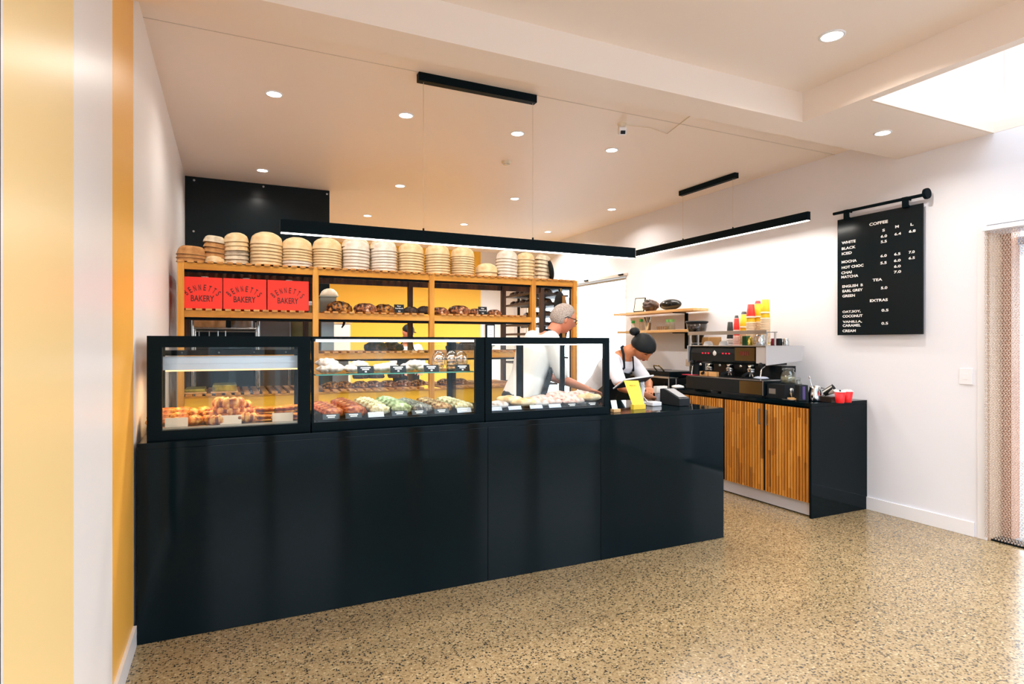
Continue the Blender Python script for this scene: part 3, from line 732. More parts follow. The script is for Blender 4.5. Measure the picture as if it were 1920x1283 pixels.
for (px, wpx, top, n, kinds, tilt, words) in STK:
    Yc = 5.16
    c = atY(px, 490, Yc); t_ = Yc/ray(px, 490)[1]; R = wpx*t_/FP/2*1.0
    zb = ZS[0]+0.002; zt = CH+(643-top)*t_/FP
    s = R/0.112; Hh = (0.127*s if kinds[-1] in ('cream', 'white') else 0.096*s)*0.80
    dz = (zt-zb-Hh)/(n-1) if n > 1 else 0
    ax = random.uniform(0, 6)
    for k in range(n):
        kk = kinds[k]; j = 0.0008
        sc = s*random.uniform(0.995, 1.005)*(0.92 if kk in ('tan', 'ivory') else 1)
        x = c.x+random.uniform(-j, j)+tilt*0.18*k*dz*(1 if px > 600 else -1); y = Yc+random.uniform(-j, j)
        z = zb+k*dz + (abs(tilt)*R*0.9 if k else 0)*0.3
        rot = (0, tilt*min(1, k/2), random.uniform(-0.1, 0.1))
        col = {'cream': 'cream', 'white': 'floury white', 'tan': 'tan', 'ivory': 'ivory'}[kk]
        lab = ('topmost %s proofing basket of the %s' if k == n-1 else ('lowest %s proofing basket of the %s' if k == 0 else '%s proofing basket within the %s')) % (col, words)
        w_ = lab.split()
        if len(w_) > 16: lab = ' '.join(w_[:16])
        place(bk[kk], (x, y, z), rot, lab, (sc, sc, s*0.80))
p = atY(1033, 500, 5.12)
t = thing('round_pan', 'black round pan standing on edge at the end of the basket stacks', 'pan', (p.x, 5.14, ZS[0]))
G().lathe([(0.0, 0), (0.085, 0), (0.092, 0.008), (0.098, 0.025), (0.094, 0.025), (0.086, 0.01), (0, 0.006)], (p.x-0.02, 5.14, ZS[0]+0.100), 32,
          mat=Matrix.Rotation(math.radians(78), 3, 'Y') @ Matrix.Rotation(0.2, 3, 'X')).build('pan_body', mt['rubber'], t)

# ================================================================ breads on the shelves
def fn_loaf(seed, amp=0.10, slash=True, rid=0):
    def f(u, p):
        n = noise.noise(Vector((u.x*2.2+seed, u.y*2.2, u.z*2.2)))+0.5*noise.noise(Vector((u.x*6, u.y*6+seed, u.z*6)))
        k = 1+amp*n
        if rid: k += 0.06*math.cos(u.x*rid)
        q = p*k
        if slash and u.z > 0.3: q.z -= 0.010*math.exp(-((u.y-0.25*u.x)/0.13)**2)-0.006*math.exp(-((u.y-0.25*u.x-0.24)/0.13)**2)
        if q.z < -p.length*0.45 or q.z < -0.55*abs(0.045): q.z = max(q.z, -0.028)
        return q
    return f
def bread_mat(name, dark, gold, flour, sc=38):
    m, nt, b = base_mat(name); co = objcoord(nt)
    n = nt.nodes.new('ShaderNodeTexNoise'); n.inputs['Scale'].default_value = sc; n.inputs['Detail'].default_value = 6; nt.links.new(co, n.inputs[0])
    nt.links.new(ramp(nt, n.outputs[0], [(0.42, lin(dark)), (0.50, lin(gold)), (0.57, lin(gold)), (0.64, lin(flour))]), b.inputs['Base Color'])
    b.inputs['Roughness'].default_value = 0.6
    bp = nt.nodes.new('ShaderNodeBump'); bp.inputs['Strength'].default_value = 0.5; bp.inputs['Distance'].default_value = 0.006
    nt.links.new(n.outputs[0], bp.inputs['Height']); nt.links.new(bp.outputs[0], b.inputs['Normal'])
    return m
bm_ = {'dark': bread_mat('burnt_crust', '#22120a', '#a86a22', '#e0ad5e'), 'black': bread_mat('charcoal_crust', '#17110e', '#3c2415', '#6e4a26'),
       'rye': bread_mat('floured_crust', '#3a1e10', '#9c5a2a', '#e6cbb0')}
def loaf(name, r, mat, seed, label, cat='bread', group=None, **kw):
    o = G().ell(O0, r, 30, 18, fn=fn_loaf(seed, **kw)).build(name, mat, None, local=True)
    zmin = min(v.co.z for v in o.data.vertices)
    for v in o.data.vertices: v.co.z -= zmin
    return tag(o, label, cat, group)
lf = {k: loaf('sourdough_loaf', (0.115, 0.075, 0.055), bm_[k], i*3.7, 'x', 'loaf', 'dark loaves on the shelves') for i, k in enumerate(bm_)}
L1 = [(638, 'dark', 1.0, 'round scored dark loaf, first right of the second shelf post'), (686, 'rye', 0.88, 'floured dark loaf, second from the second shelf post'),
      (722, 'dark', 0.85, 'golden brown loaf just left of the first black bread sign'), (770, 'black', 0.66, 'small dark rye loaf right of the first black bread sign'),
      (797, 'black', 0.74, 'charcoal dark loaf just left of the third shelf post'), (826, 'rye', 0.70, 'torn-crust loaf just right of the third shelf post'),
      (862, 'rye', 0.92, 'floury loaf in the middle of the third bay'), (893, 'rye', 0.66, 'brown loaf partly behind the second black bread sign'),
      (927, 'rye', 0.60, 'last small loaf at the right end of the bread shelf')]
for (px, k, s, lab) in L1:
    p = atY(px, 575, 5.17); place(lf[k], (p.x, 5.17+random.uniform(-0.02, 0.03), ZS[1]+0.001), random.uniform(-0.35, 0.35), lab, (s*0.98, s*0.95, s*1.15))
L2 = [(705, 'black', 0.95, 'left of the three dark loaf tops over the middle case'), (735, 'black', 0.9, 'second dark loaf top over the middle case'),
      (852, 'black', 0.75, 'dark loaf top just right of the third shelf post'), (880, 'black', 1.05, 'wide dark loaf top left of the framed notice'), (908, 'black', 0.7, 'dark loaf top nearest the framed notice')]
for (px, k, s, lab) in L2:
    p = atY(px, 640, 5.22); place(lf[k], (p.x, 5.22, ZS[2]+0.001), random.uniform(-0.3, 0.3), 'very dark loaf, '+lab, (s, s, s*1.02))
L3 = [(622, 'dark', 0), (646, 'dark', 0), (676, 'dark', 0), (700, 'rye', 0), (728, 'rye', 0), (757, 'rye', 0), (784, 'dark', 0), (835, 'dark', 0), (862, 'rye', 0), (676, 'black', 1), (705, 'black', 1), (741, 'black', 1)]
for i, (px, k, up) in enumerate(L3):
    p = atY(px, 730, 5.18); w = ['first', 'second', 'third', 'fourth', 'fifth', 'sixth', 'seventh', 'eighth', 'ninth'][i] if not up else ['left', 'middle', 'right'][i-9]
    lab = ('%s brown loaf from the left on the shelf behind the middle case' % w) if not up else ('%s of three dark loaves piled on the loaves behind the middle case' % w)
    place(lf[k], (p.x, 5.18, ZS[3]+0.001+(0.075 if up else 0)), random.uniform(-0.3, 0.3), lab, 0.66 if not up else 0.62)
# black bread signs
def sign_card(name, loc, w, h, lines, lab, m=None, tm=None, lean=0.15, group=None, rz=0.0, cat='price card', th=0.15):
    t = thing(name, lab, cat, loc, rz, group)
    Rm = Matrix.Rotation(-lean, 3, 'X')
    G().obox(Rm @ Vector((0, 0, h/2)), (w, 0.003, h), Rm).build('card', m or mt['rubber'], t, local=True)
    G().box(-w*0.3, 0.002, 0, w*0.3, 0.035, 0.003).build('foot', m or mt['rubber'], t, local=True)
    if lines:
        g = G()
        for (s, fy, wd, hh) in lines:
            c = Rm @ Vector((0, -0.0022, h*fy))
            if s: add_text(g, s, c, Rm @ Vector((1, 0, 0)), Rm @ Vector((0, 0, 1)), width=wd*w, height=hh*h, bold=0.02)
            else: g.obox(c, (wd*w, 0.0008, hh*h), Rm)
        g.build('lettering', tm or mt['text'], t, local=True)
    return t
for (px, s, lab) in ((747, 'Rye', 'black price sign in front of the rye loaves, left bread sign'), (903, 'White', 'black price sign before the white sourdough, right bread sign')):
    p = atY(px, 577, 5.06)
    sign_card('bread_sign', (p.x, 5.03, ZS[1]+0.001), 0.085, 0.072, [(s, 0.78, 0.36, 0.17), ('Sourdough', 0.52, 0.80, 0.19), ('9.0', 0.18, 0.22, 0.17)], lab, group='bread signs')

# ================================================================ things behind the shelving
# wire rack with crate and pan
t = thing('wire_rack', 'chrome wire rack behind the red cartons, left of the steel fridge', 'rack', (-0.03, 6.1, 0))
for (x, y) in ((-0.29, 5.95), (0.24, 5.95), (-0.29, 6.35), (0.24, 6.35)):
    G().cyl((x, y, 0.0), (x, y, 1.60), 0.012, seg=10).build('post', mt['chrome'], t)
for z in (0.35, 0.95, 1.535):
    g = G()
    for k in range(15): x = -0.28+k*0.037; g.cyl((x, 5.95, z), (x, 6.35, z), 0.0025, seg=6)
    for y in (5.95, 6.15, 6.35): g.cyl((-0.29, y, z-0.006), (0.24, y, z-0.006), 0.004, seg=6); 
    for y in (5.95, 6.35): g.cyl((-0.29, y, z-0.03), (0.24, y, z-0.03), 0.003, seg=6)
    g.build('wire_shelf', mt['steel'], t)
cr = thing('wooden_crate', 'pale wooden crate on the wire rack shelf', 'crate', (-0.15, 6.12, 1.539))
G().box(-0.285, 6.0, 1.539, -0.03, 6.3, 1.645).build('body', mt['pale'], cr, bevel=0.003)
G().box(-0.03, 6.05, 1.62, 0.0, 6.25, 1.64).build('handle', mt['pale'], cr, bevel=0.002)
pt = thing('steel_pot', 'steel stock pot on the wire rack beside the crate', 'pot', (0.12, 6.12, 1.539))
G().lathe([(0, 0), (0.098, 0), (0.10, 0.004), (0.10, 0.10), (0.104, 0.103), (0.098, 0.104), (0.096, 0.01), (0, 0.008)], (0.115, 6.12, 1.539), 32).build('pot_body', mt['steel'], pt)
for i, (x, c) in enumerate(((-0.24, 'steel'), (-0.16, 'steel'), (-0.09, 'chrome'), (-0.03, 'chrome'))):
    z = 1.505
    t = thing('hanging_utensil', ['first', 'second', 'third', 'fourth'][i]+' steel utensil from the left hanging under the wire rack', 'utensil', (x, 5.94, 1.40), 0, 'utensils hanging from the wire rack')
    G().cyl((x, 5.938, z), (x, 5.938, z-0.09), 0.004, seg=8).build('handle', mt[c], t)
    G().ell((x, 5.938, z-0.105), (0.016, 0.006, 0.022), 12, 8).build('bowl', mt[c], t)
# ovens and fridge
t = thing('steel_fridge', 'tall stainless steel fridge behind the second shelf bay', 'fridge', (0.62, 6.4, 0))
G().box(0.27, 6.36, 0.06, 0.82, 6.75, 1.82).build('cabinet', mt['steel'], t, bevel=0.006)
G().box(0.28, 6.33, 0.10, 0.545, 6.358, 1.78).build('door', M('dull_steel', '#6f6660', 0.3, 1.0), t, bevel=0.004)
G().box(0.555, 6.33, 0.10, 0.81, 6.358, 1.78).build('door', mt['dsteel'], t, bevel=0.004)
G().cyl((0.53, 6.31, 0.9), (0.53, 6.31, 1.3), 0.008, seg=10).build('handle', mt['chrome'], t)
G().box(0.30, 6.4, 0, 0.80, 6.70, 0.06).build('plinth', mt['black'], t)
t = thing('deck_oven', 'black deck oven low behind the heated case', 'oven', (-0.05, 6.5, 0))
G().box(-0.36, 6.42, 0.0, 0.25, 6.79, 1.45).build('body', mt['rubber'], t, bevel=0.006)
G().box(-0.33, 6.40, 0.95, 0.22, 6.419, 1.38).build('door', mt['black'], t, bevel=0.004)
G().cyl((-0.28, 6.37, 1.30), (0.17, 6.37, 1.30), 0.009, seg=10).build('handle', mt['steel'], t)
p = atY(611, 600, 6.5); 
t = thing('tall_cupboard', 'tall dark green cupboard beyond the bread shelf', 'cupboard', (1.08, 6.6, 0))
xa, xb = atY(601, 600, 6.45).x, atY(624, 600, 6.45).x
G().box(xa, 6.45, 0, xb, 6.78, 1.66).build('body', M('dark_green_grey', '#46544f', 0.4), t, bevel=0.004)
G().box(xa+0.01, 6.435, 0.9, xb-0.01, 6.449, 1.62).build('door', M('green_grey_door', '#566661', 0.35), t, bevel=0.002)
xa, xb = atY(600, 560, 6.0).x, atY(631, 560, 6.0).x; zt = atY(600, 554.5, 6.0).z
t = thing('grey_tub', 'grey plastic tub behind the first loaf on the bread shelf', 'tub', ((xa+xb)/2, 6.0, 1.664))
G().box(xa, 6.0-0.0, 1.664, xb, 6.2, zt).build('tub_body', M('grey_green_plastic', '#8d968f', 0.5), t, bevel=0.008)
G().box(xa-0.006, 5.994, zt-0.012, xb+0.006, 6.206, zt+0.001).build('rim', M('grey_green_plastic_rim', '#9ba59e', 0.5), t, bevel=0.003)
t['label'] = 'grey plastic tub behind the first loaf on the bread shelf'
c = atY(617, 548, 6.1)
t = thing('mixing_bowl', 'upturned cream mixing bowl on the grey tub', 'bowl', (c.x, 6.1, zt+0.002))
G().lathe([(0.088, 0), (0.09, 0.003), (0.085, 0.02), (0.07, 0.048), (0.045, 0.068), (0.02, 0.077), (0, 0.078), (0, 0.074), (0.04, 0.064), (0.065, 0.044), (0.081, 0.02), (0.084, 0)], (c.x, 6.1, zt+0.002), 28).build('bowl_body', mt['cream'], t)
G().box(0.90, 5.96, 0, 1.05, 6.13, 1.25).build('prep_cabinet', mt['steel'], None).name
o = bpy.data.objects['prep_cabinet']; tag(o, 'low steel prep cabinet under the grey tub', 'cabinet')
t['label'] = 'upturned cream mixing bowl on the grey tub'
tb = thing('tub_stand', 'slim steel stand carrying the grey tub', 'stand', ((xa+xb)/2, 6.1, 1.25))
G().box((xa+xb)/2-0.06, 6.04, 1.25, (xa+xb)/2+0.06, 6.16, 1.6635).build('column', mt['steel'], tb)
# white kitchen cupboard on the back, framed notice, taps
a, b = atY(625, 600, 9.4), atY(657, 600, 9.4)
t = thing('white_cupboard', 'white cupboard by the yellow wall, left of the baker in the black cap', 'cupboard', ((a.x+b.x)/2, 9.6, 0))
G().box(a.x, 9.4, 0, b.x, 9.9, atY(640, 607, 9.4).z).build('body', M('blush_white_laminate', '#eadfd8', 0.4), t, bevel=0.004)
G().box(a.x-0.02, 9.38, atY(640, 607, 9.4).z+0.001, b.x+0.02, 9.9, atY(640, 607, 9.4).z+0.03).build('top', mt['pale'], t)
a = atY(640, 602, 9.7)
G().box(a.x-0.16, 9.7, atY(640, 607, 9.4).z+0.031, a.x+0.14, 9.85, atY(640, 598, 9.7).z).build('microwave', mt['wp'], None, bevel=0.006)
tag(bpy.data.objects['microwave'], 'small white microwave on the white cupboard', 'microwave')
p0, p1 = atY(911, 608.5, YB-0.03), atY(927, 634, YB-0.03)
t = thing('framed_notice', 'black framed white notice on the pale back wall', 'notice', ((p0.x+p1.x)/2, YB-0.03, p1.z-0.2))
G().box(p0.x, YB-0.05, p1.z-0.15, p1.x, YB-0.001, p0.z).build('frame', mt['black'], t)
G().box(p0.x+0.02, YB-0.054, p1.z-0.13, p1.x-0.02, YB-0.0505, p0.z-0.02).build('sheet', M('blueish_paper', '#dfe3ee', 0.6), t)
g = G()
for k in range(4): g.box(p0.x+0.04, YB-0.0555, p0.z-0.12-k*0.035, p1.x-0.05, YB-0.0542, p0.z-0.11-k*0.035)
g.build('lettering', M('faint_grey_print', '#a9b4c8', 0.6), t)
# hanging hook / knife holder seen under the bread shelf
t = thing('spray_gun', 'black spray gun hanging from the second bay shelf rail', 'spray gun', (0.86, 5.6, 1.45))
p = atY(643, 596, 5.66)
G().obox((p.x, 5.66, p.z), (0.055, 0.03, 0.035), Matrix.Identity(3)).build('grip_top', mt['rubber'], t, bevel=0.004)
q = atY(643, 615, 5.66)
G().tube([(p.x+0.018, 5.66, p.z-0.01), (p.x+0.008, 5.66, p.z-0.06), (q.x-0.01, 5.66, q.z)], [0.014, 0.011, 0.006], 8).build('trigger_handle', mt['rubber'], t)
G().cyl((p.x-0.03, 5.66, p.z+0.0), (p.x-0.085, 5.66, p.z), 0.005, seg=8).build('nozzle', mt['rubber'], t)

# ================================================================ baker's trolleys with trays of dark loaves
def trolley(lab, x0, x1, y0, y1, zs, words, col):
    t = thing('bakery_trolley', lab, 'trolley', ((x0+x1)/2, (y0+y1)/2, 0))
    for (x, y) in ((x0, y0), (x1, y0), (x0, y1), (x1, y1)):
        G().box(x-0.015, y-0.015, 0.10, x+0.015, y+0.015, 2.10).build('post', mt[col], t)
        G().cyl((x, y-0.015, 0.05), (x, y+0.015, 0.05), 0.05, seg=16).build('caster', mt['rubber'], t)
    G().box(x0-0.015, y0-0.015, 2.101, x1+0.015, y1+0.015, 2.115).build('top_frame', mt[col], t)
    k = 0
    for z in zs:
        g = G()
        for x in (x0+0.0205, x1-0.0205): g.box(x-0.005, y0+0.016, z-0.012, x+0.005, y1-0.016, z-0.008)
        g.build('runner', mt[col], t)
    return t
tb_ = thing('baking_tray', 'x', 'tray', O0, 0, 'trays on the bakery trolleys')
g = G(); TW, TD = 0.46, 0.78
g.box(-TW/2, -TD/2, 0, TW/2, TD/2, 0.004); g.box(-TW/2, -TD/2, 0.004, -TW/2+0.004, TD/2, 0.022); g.box(TW/2-0.004, -TD/2, 0.004, TW/2, TD/2, 0.022)
g.box(-TW/2+0.004, -TD/2, 0.004, TW/2-0.004, -TD/2+0.004, 0.022); g.box(-TW/2+0.004, TD/2-0.004, 0.004, TW/2-0.004, TD/2, 0.022)
g.build('tray_pan', M('brown_black_tray', '#3a2519', 0.5), tb_, local=True)
roll = loaf('tray_loaf', (0.075, 0.05, 0.045), bm_['black'], 9.1, 'x', 'loaf', 'loaves on the trolley trays', slash=False)
ordw = ['top', 'second', 'third', 'fourth', 'fifth', 'sixth', 'seventh', 'eighth']
for (x0, x1, y0, y1, lab, words, zs, full, col) in (
        (3.22, 3.62, 6.30, 7.12, 'dark bakery trolley seen between the third and fourth shelf posts', 'left trolley', [1.99, 1.875, 1.62, 1.505, 1.30, 1.15, 0.9, 0.6], (0, 1), 'dsteel'),
        (3.70, 4.10, 6.86, 7.62, 'dark bakery trolley behind the grey-haired man', 'right trolley', [2.02, 1.90, 1.76, 1.62, 1.38, 1.2, 0.9, 0.6], (0, 2, 3), 'rubber')):
    trolley(lab, x0, x1, y0, y1, zs, words, col)
    for i, z in enumerate(zs):
        place(tb_, ((x0+x1)/2, (y0+y1)/2, z-0.0075), 0, '%s baking tray from the top in the %s' % (ordw[i], words), ((x1-x0-0.052)/0.46, (y1-y0-0.04)/0.78, 1))
        if i in full:
            for a in range(5):
                for b in (0, 1):
                    place(roll, (x0+0.11+b*0.17, y0+0.12+a*0.14, z-0.003), random.uniform(-0.2, 0.2),
                          'dark bread roll on the %s tray of the %s' % (ordw[i], words), random.uniform(0.8, 1.05))
# aprons hanging on the near trolley
for i, (px, yy) in enumerate(((1016, 6.72),)):
    x = 3.60
    t = thing('hanging_apron', 'black apron with tan straps hanging on the right trolley', 'apron', (x, 6.24, 1.3))
    def fa(u, p): return Vector((p.x*(1+0.5*noise.noise(Vector((u.y*3, u.z*2, 1)))), p.y*(1+0.12*math.sin(u.z*9)), p.z))
    G().ell((x-0.01, 6.25, 1.66), (0.10, 0.025, 0.36), 22, 16, fn=fa).build('cloth', M('black_apron_cloth', (0.010, 0.011, 0.012, 1), 0.8), t)
    G().box(x-0.012, 6.196, 1.36, x+0.03, 6.20, 1.96).build('strap', M('tan_strap', '#a8742f', 0.6), t)

# ================================================================ food in the cases
def fmat(name, c1, c2, c3, sc=25, rough=0.45):
    m, nt, b = base_mat(name); co = objcoord(nt)
    n = nt.nodes.new('ShaderNodeTexNoise'); n.inputs['Scale'].default_value = sc; n.inputs['Detail'].default_value = 5; nt.links.new(co, n.inputs[0])
    nt.links.new(ramp(nt, n.outputs[0], [(0.36, lin(c1)), (0.5, lin(c2)), (0.64, lin(c3))]), b.inputs['Base Color'])
    b.inputs['Roughness'].default_value = rough; return m
FM = {'pastry': fmat('baked_pastry', '#8f4312', '#cf7f2c', '#efbe72', 28), 'flaky': fmat('flaky_pastry', '#8f4112', '#cc7c2a', '#eeb868', 32),
      'meat': fmat('browned_filling', '#4c2018', '#7c3a28', '#a65a3c', 40), 'red': fmat('red_topped_roll', '#7a2a14', '#b04e22', '#d07c40', 45),
      'cheese': fmat('cheesy_roll', '#a8794a', '#e0cf9c', '#f4ecd2', 40), 'green': fmat('herb_roll', '#6d7a44', '#a4ad78', '#d8d6ae', 38),
      'seed': fmat('poppy_seed_roll', '#3c3c40', '#77716c', '#b4a898', 70), 'brown': fmat('nutty_roll', '#6b4018', '#a9733a', '#d6ab74', 45),
      'white': fmat('iced_white', '#b09078', '#d6c8be', '#e2dad4', 30), 'pink': fmat('ham_roll', '#d98a7c', '#efc3b4', '#f9e3d8', 30),
      'pale': fmat('pale_roll', '#dba968', '#eccb98', '#f8e6c8', 18), 'rare': fmat('red_jam', '#7a1420', '#a82430', '#d05a5a', 30)}
def crescent(seed=0):
    g = G(); pts = []; rs = []; n = 56
    for i in range(n+1):
        s = i/n; a = -1.9+3.8*s; r = 0.048+0.008*math.cos(a)
        pts.append((r*math.sin(a), -r*math.cos(a)+0.02, 0.030))
        e = max(0.0, math.sin(PI*s))**0.6
        rs.append(0.006+0.027*e*(0.72+0.32*((s*7) % 1)))
    g.tube(pts, rs, 14)
    for i in range(n):
        if ((i/n)*7) % 1 < 0.30:
            for k in range(14): g.m[i*14+k] = 1
    return g
def cro(mat):
    o = crescent().build('croissant', [mat, fmat('croissant_crease', '#5e2708', '#8f4614', '#b8692a', 30)], None, local=True); return tag(o, 'x', 'croissant', 'croissants in the heated case')
croi = cro(FM['flaky'])
def roll_obj(name, cat, mat, r, rid, seed, grp, amp=0.08):
    o = loaf(name, r, mat, seed, 'x', cat, grp, amp=amp, slash=False, rid=rid); return o
def slab(name, cat, mats, grp, w=0.11, d=0.07):
    # layered flaky slice: pastry, filling, pastry
    t = thing(name, 'x', cat, O0, 0, grp)
    def wob(u, p): return Vector((p.x, p.y, p.z+0.003*noise.noise(u*5)))
    def sl(z0, z1, k):
        g = G(); n = 14; top = []; 
        for j, z in enumerate((z0, z1)):
            pass
        g.ell((0, 0, (z0+z1)/2), (w/2*k, d/2*k, (z1-z0)/2*1.1), 22, 10, fn=lambda u, p: Vector((w/2*k*math.copysign(abs(u.x)**0.35, u.x), d/2*k*math.copysign(abs(u.y)**0.35, u.y), (z1-z0)/2*math.copysign(abs(u.z)**0.5, u.z)+0.003*noise.noise(u*4))))
        return g
    sl(0, 0.018, 1.0).build('base_crust', mats[0], t, local=True)
    sl(0.019, 0.031, 0.93).build('filling', mats[1], t, local=True)
    sl(0.032, 0.052, 1.02).build('top_crust', mats[0], t, local=True)
    return t
slc = slab('layered_pie', 'pie', (FM['flaky'], FM['meat']), 'pies in the heated case')
twist = roll_obj('pastry_twist', 'pastry', FM['pastry'], (0.088, 0.036, 0.026), 22, 2.2, 'pastry twists in the heated case')
puff = roll_obj('puff_pastry', 'pastry', FM['flaky'], (0.052, 0.046, 0.032), 14, 5.2, 'puff pastries in the heated case', 0.2)
ZT = ZB+0.0085
def A(px, Y): return atY(px, 800, Y).x
row = ['front', 'second', 'third', 'back']
for lev in range(3):
    for j, px in enumerate((308, 338)):
        Y = 3.42+0.03*lev
        place(twist, (A(px+lev*2, Y), Y, ZT+lev*0.020), 0.15+random.uniform(-0.15, 0.15)+j*0.3, '%s golden pastry twist, %s layer up in the left pile of the heated case' % (('left', 'right')[j], ('bottom', 'second', 'top')[lev]), (0.95 if j == 0 else 0.7, 0.9, 0.8))
for i, (px, Y, z, s) in enumerate(((366, 3.40, 0, 0.8), (392, 3.42, 0, 0.75), (372, 3.50, 0.008, 0.85), (362, 3.46, 0.034, 0.7), (383, 3.50, 0.034, 0.75))):
    place(puff, (A(px, Y), Y, ZT+z), random.uniform(0, 3), ['front left', 'front right', 'rear', 'upper left', 'upper right'][i]+' flaky puff pastry between twists and croissants in the heated case', s)
CR = [(408, 3.40, 0, 0.2, 0.8), (438, 3.39, 0, 2.6, 0.8), (464, 3.42, 0, 0.5, 0.8), (398, 3.48, 0.02, 1.2, 0.85), (452, 3.50, 0.02, -0.6, 0.85), (424, 3.46, 0.034, 0.1, 0.9), (470, 3.55, 0.01, 1.0, 0.8), (430, 3.46, 0.070, -0.35, 1.0), (450, 3.52, 0.060, 0.9, 0.75)]
CW = ['lowest left', 'lowest middle', 'lowest right', 'second layer left', 'second layer right', 'second layer middle', 'rear right', 'large topmost', 'smaller upper']
for i, (px, Y, z, a, s) in enumerate(CR):
    place(croi, (A(px, Y), Y, ZT+z), (0.15, 0.1*(i % 3-1), a), CW[i]+' croissant in the pile at the centre of the heated case', s*1.12)
PI_ = [(490, 3.40, 0), (528, 3.40, 0), (556, 3.40, 0), (497, 3.44, 0.034), (532, 3.45, 0.034), (552, 3.50, 0.034)]
PW = ['left', 'middle', 'right']
for i, (px, Y, z) in enumerate(PI_):
    place(slc, (A(px, Y), Y, ZT+0.003+z), random.uniform(-0.25, 0.25), '%s %s filled pastry slice at the right end of the heated case' % (PW[i % 3], 'lower' if i < 3 else 'upper'), (0.92, 0.92, 0.62))
for i, (px, w, lab) in enumerate(((331, 0.098, 'blank cream price card before the pastry twists'), (433, 0.098, 'blank cream price card before the croissants'), (530, 0.102, 'blank cream price card before the pastry slices'))):
    p = atY(px, 812, 3.345); sign_card('price_card', (p.x, 3.345, ZT), w, 0.045, None, lab, mt['tagcream'], group='cream price cards in the heated case', lean=0.05)

# middle case: seven kinds of roll, three of each, and black cards
KD = [(615, 'red', 'tomato topped'), (655, 'red', 'red spiced ridged'), (700, 'cheese', 'cheese and herb topped'), (742, 'green', 'green herb topped'), (780, 'seed', 'grey poppy seed'), (818, 'brown', 'nut-brown crusty'), (858, 'cheese', 'pale cheese and salad')]
protos = {}
for i, (px, k, words) in enumerate(KD):
    nm = 'filled_roll'
    if (k, i) not in protos:
        protos[(k, i)] = roll_obj(nm, 'roll', FM[k], (0.072, 0.036, 0.030), 34 if i in (1, 3) else 16, i*1.7, 'filled rolls along the middle case', 0.14)
    for r in range(5):
        Y = 3.40+0.055*r; x = A(px+8, 3.42)-0.010*r
        tall = i in (1, 2, 3)
        place(protos[(k, i)], (x, Y, ZB+0.0125+0.004*r+(0.008 if tall and r > 0 else 0)), (0.25, 0.10, 0.28+random.uniform(-0.08, 0.08)), '%s filled roll, %s in its line in the middle case' % (words, ['front', 'second', 'third', 'fourth', 'rear'][r]), (0.92, 0.9, 0.92+0.12*tall))
TG = [(621, 797, 'first'), (663, 795, 'second'), (705, 793, 'third'), (749, 791, 'fourth'), (786, 789, 'fifth'), (828, 787, 'sixth'), (870, 784, 'seventh')]
for i, (px, py, wd) in enumerate(TG):
    p = atY(px, py, 3.345); wt = i in (2, 6)
    sign_card('price_card', (p.x, 3.335, ZB+0.0065), 0.088, 0.032, [(None, 0.70, 0.55, 0.18), (None, 0.38, 0.42, 0.18)], '%s small price card from the left along the middle case front' % wd,
              M('grey_white_card', '#c9ced8', 0.4) if wt else M('slate_card', '#3c464e', 0.3), mt['text'], lean=0.6, group='price cards along the middle case front')
# iced pastries and bags on the glass shelf
ice = roll_obj('iced_pastry', 'pastry', FM['white'], (0.060, 0.042, 0.026), 12, 3.3, 'iced pastries on the glass shelf', 0.07)
for i, (px, Y, z) in enumerate(((612, 3.5, 0.03), (603, 3.48, 0), (626, 3.48, 0), (660, 3.5, 0), (672, 3.5, 0.022), (680, 3.56, 0), (713, 3.5, 0), (728, 3.5, 0), (765, 3.52, 0), (778, 3.5, 0.018), (792, 3.5, 0))):
    x = atY(px, 690, Y).x
    place(ice, (max(x, 0.49), Y, 1.2295+z), random.uniform(-0.5, 0.5), '%s white iced pastry counted from the left on the glass shelf' % ['first', 'second', 'third', 'fourth', 'fifth', 'sixth', 'seventh', 'eighth', 'ninth', 'tenth', 'eleventh'][i], random.uniform(0.85, 1.05))
bag_m = glass_mat('clear_cellophane', (0.97, 0.97, 0.97, 1), 0.08, 2.5, 0.06)
for i, px in enumerate((822, 846, 864)):
    x = atY(px, 690, 3.5).x
    t = thing('cookie_bag', ['left', 'middle', 'right'][i]+' clear bag of brown cookies at the right of the glass shelf', 'bag', (x, 3.5, 1.2295), 0, 'cookie bags on the glass shelf')
    def fb(u, p): return p*(1+0.10*noise.noise(u*4+Vector((i, 0, 0))))
    G().ell((x, 3.5, 1.2295+0.062), (0.042, 0.036, 0.060), 24, 16, fn=fb).build('cellophane', bag_m, t)
    g = None
    for k in range(4):
        G().lathe([(0, 0), (0.026, 0), (0.029, 0.006), (0.022, 0.016), (0, 0.018)], (x+0.003*(k % 2), 3.5, 1.240+k*0.0215), 18).build('cookie', FM['brown'], t)
for i, px in enumerate((685, 746, 808, 866)):
    p = atY(px, 695, 3.40)
    sign_card('price_card', (p.x, 3.385, 1.2295), 0.092, 0.042, [(None, 0.74, 0.6, 0.14), (None, 0.5, 0.42, 0.14), (None, 0.2, 0.12, 0.16)], '%s black price card from the left on the glass shelf' % ['first', 'second', 'third', 'fourth'][i],
              mt['rubber'], mt['text'], lean=0.35, group='black price cards on the glass shelf')
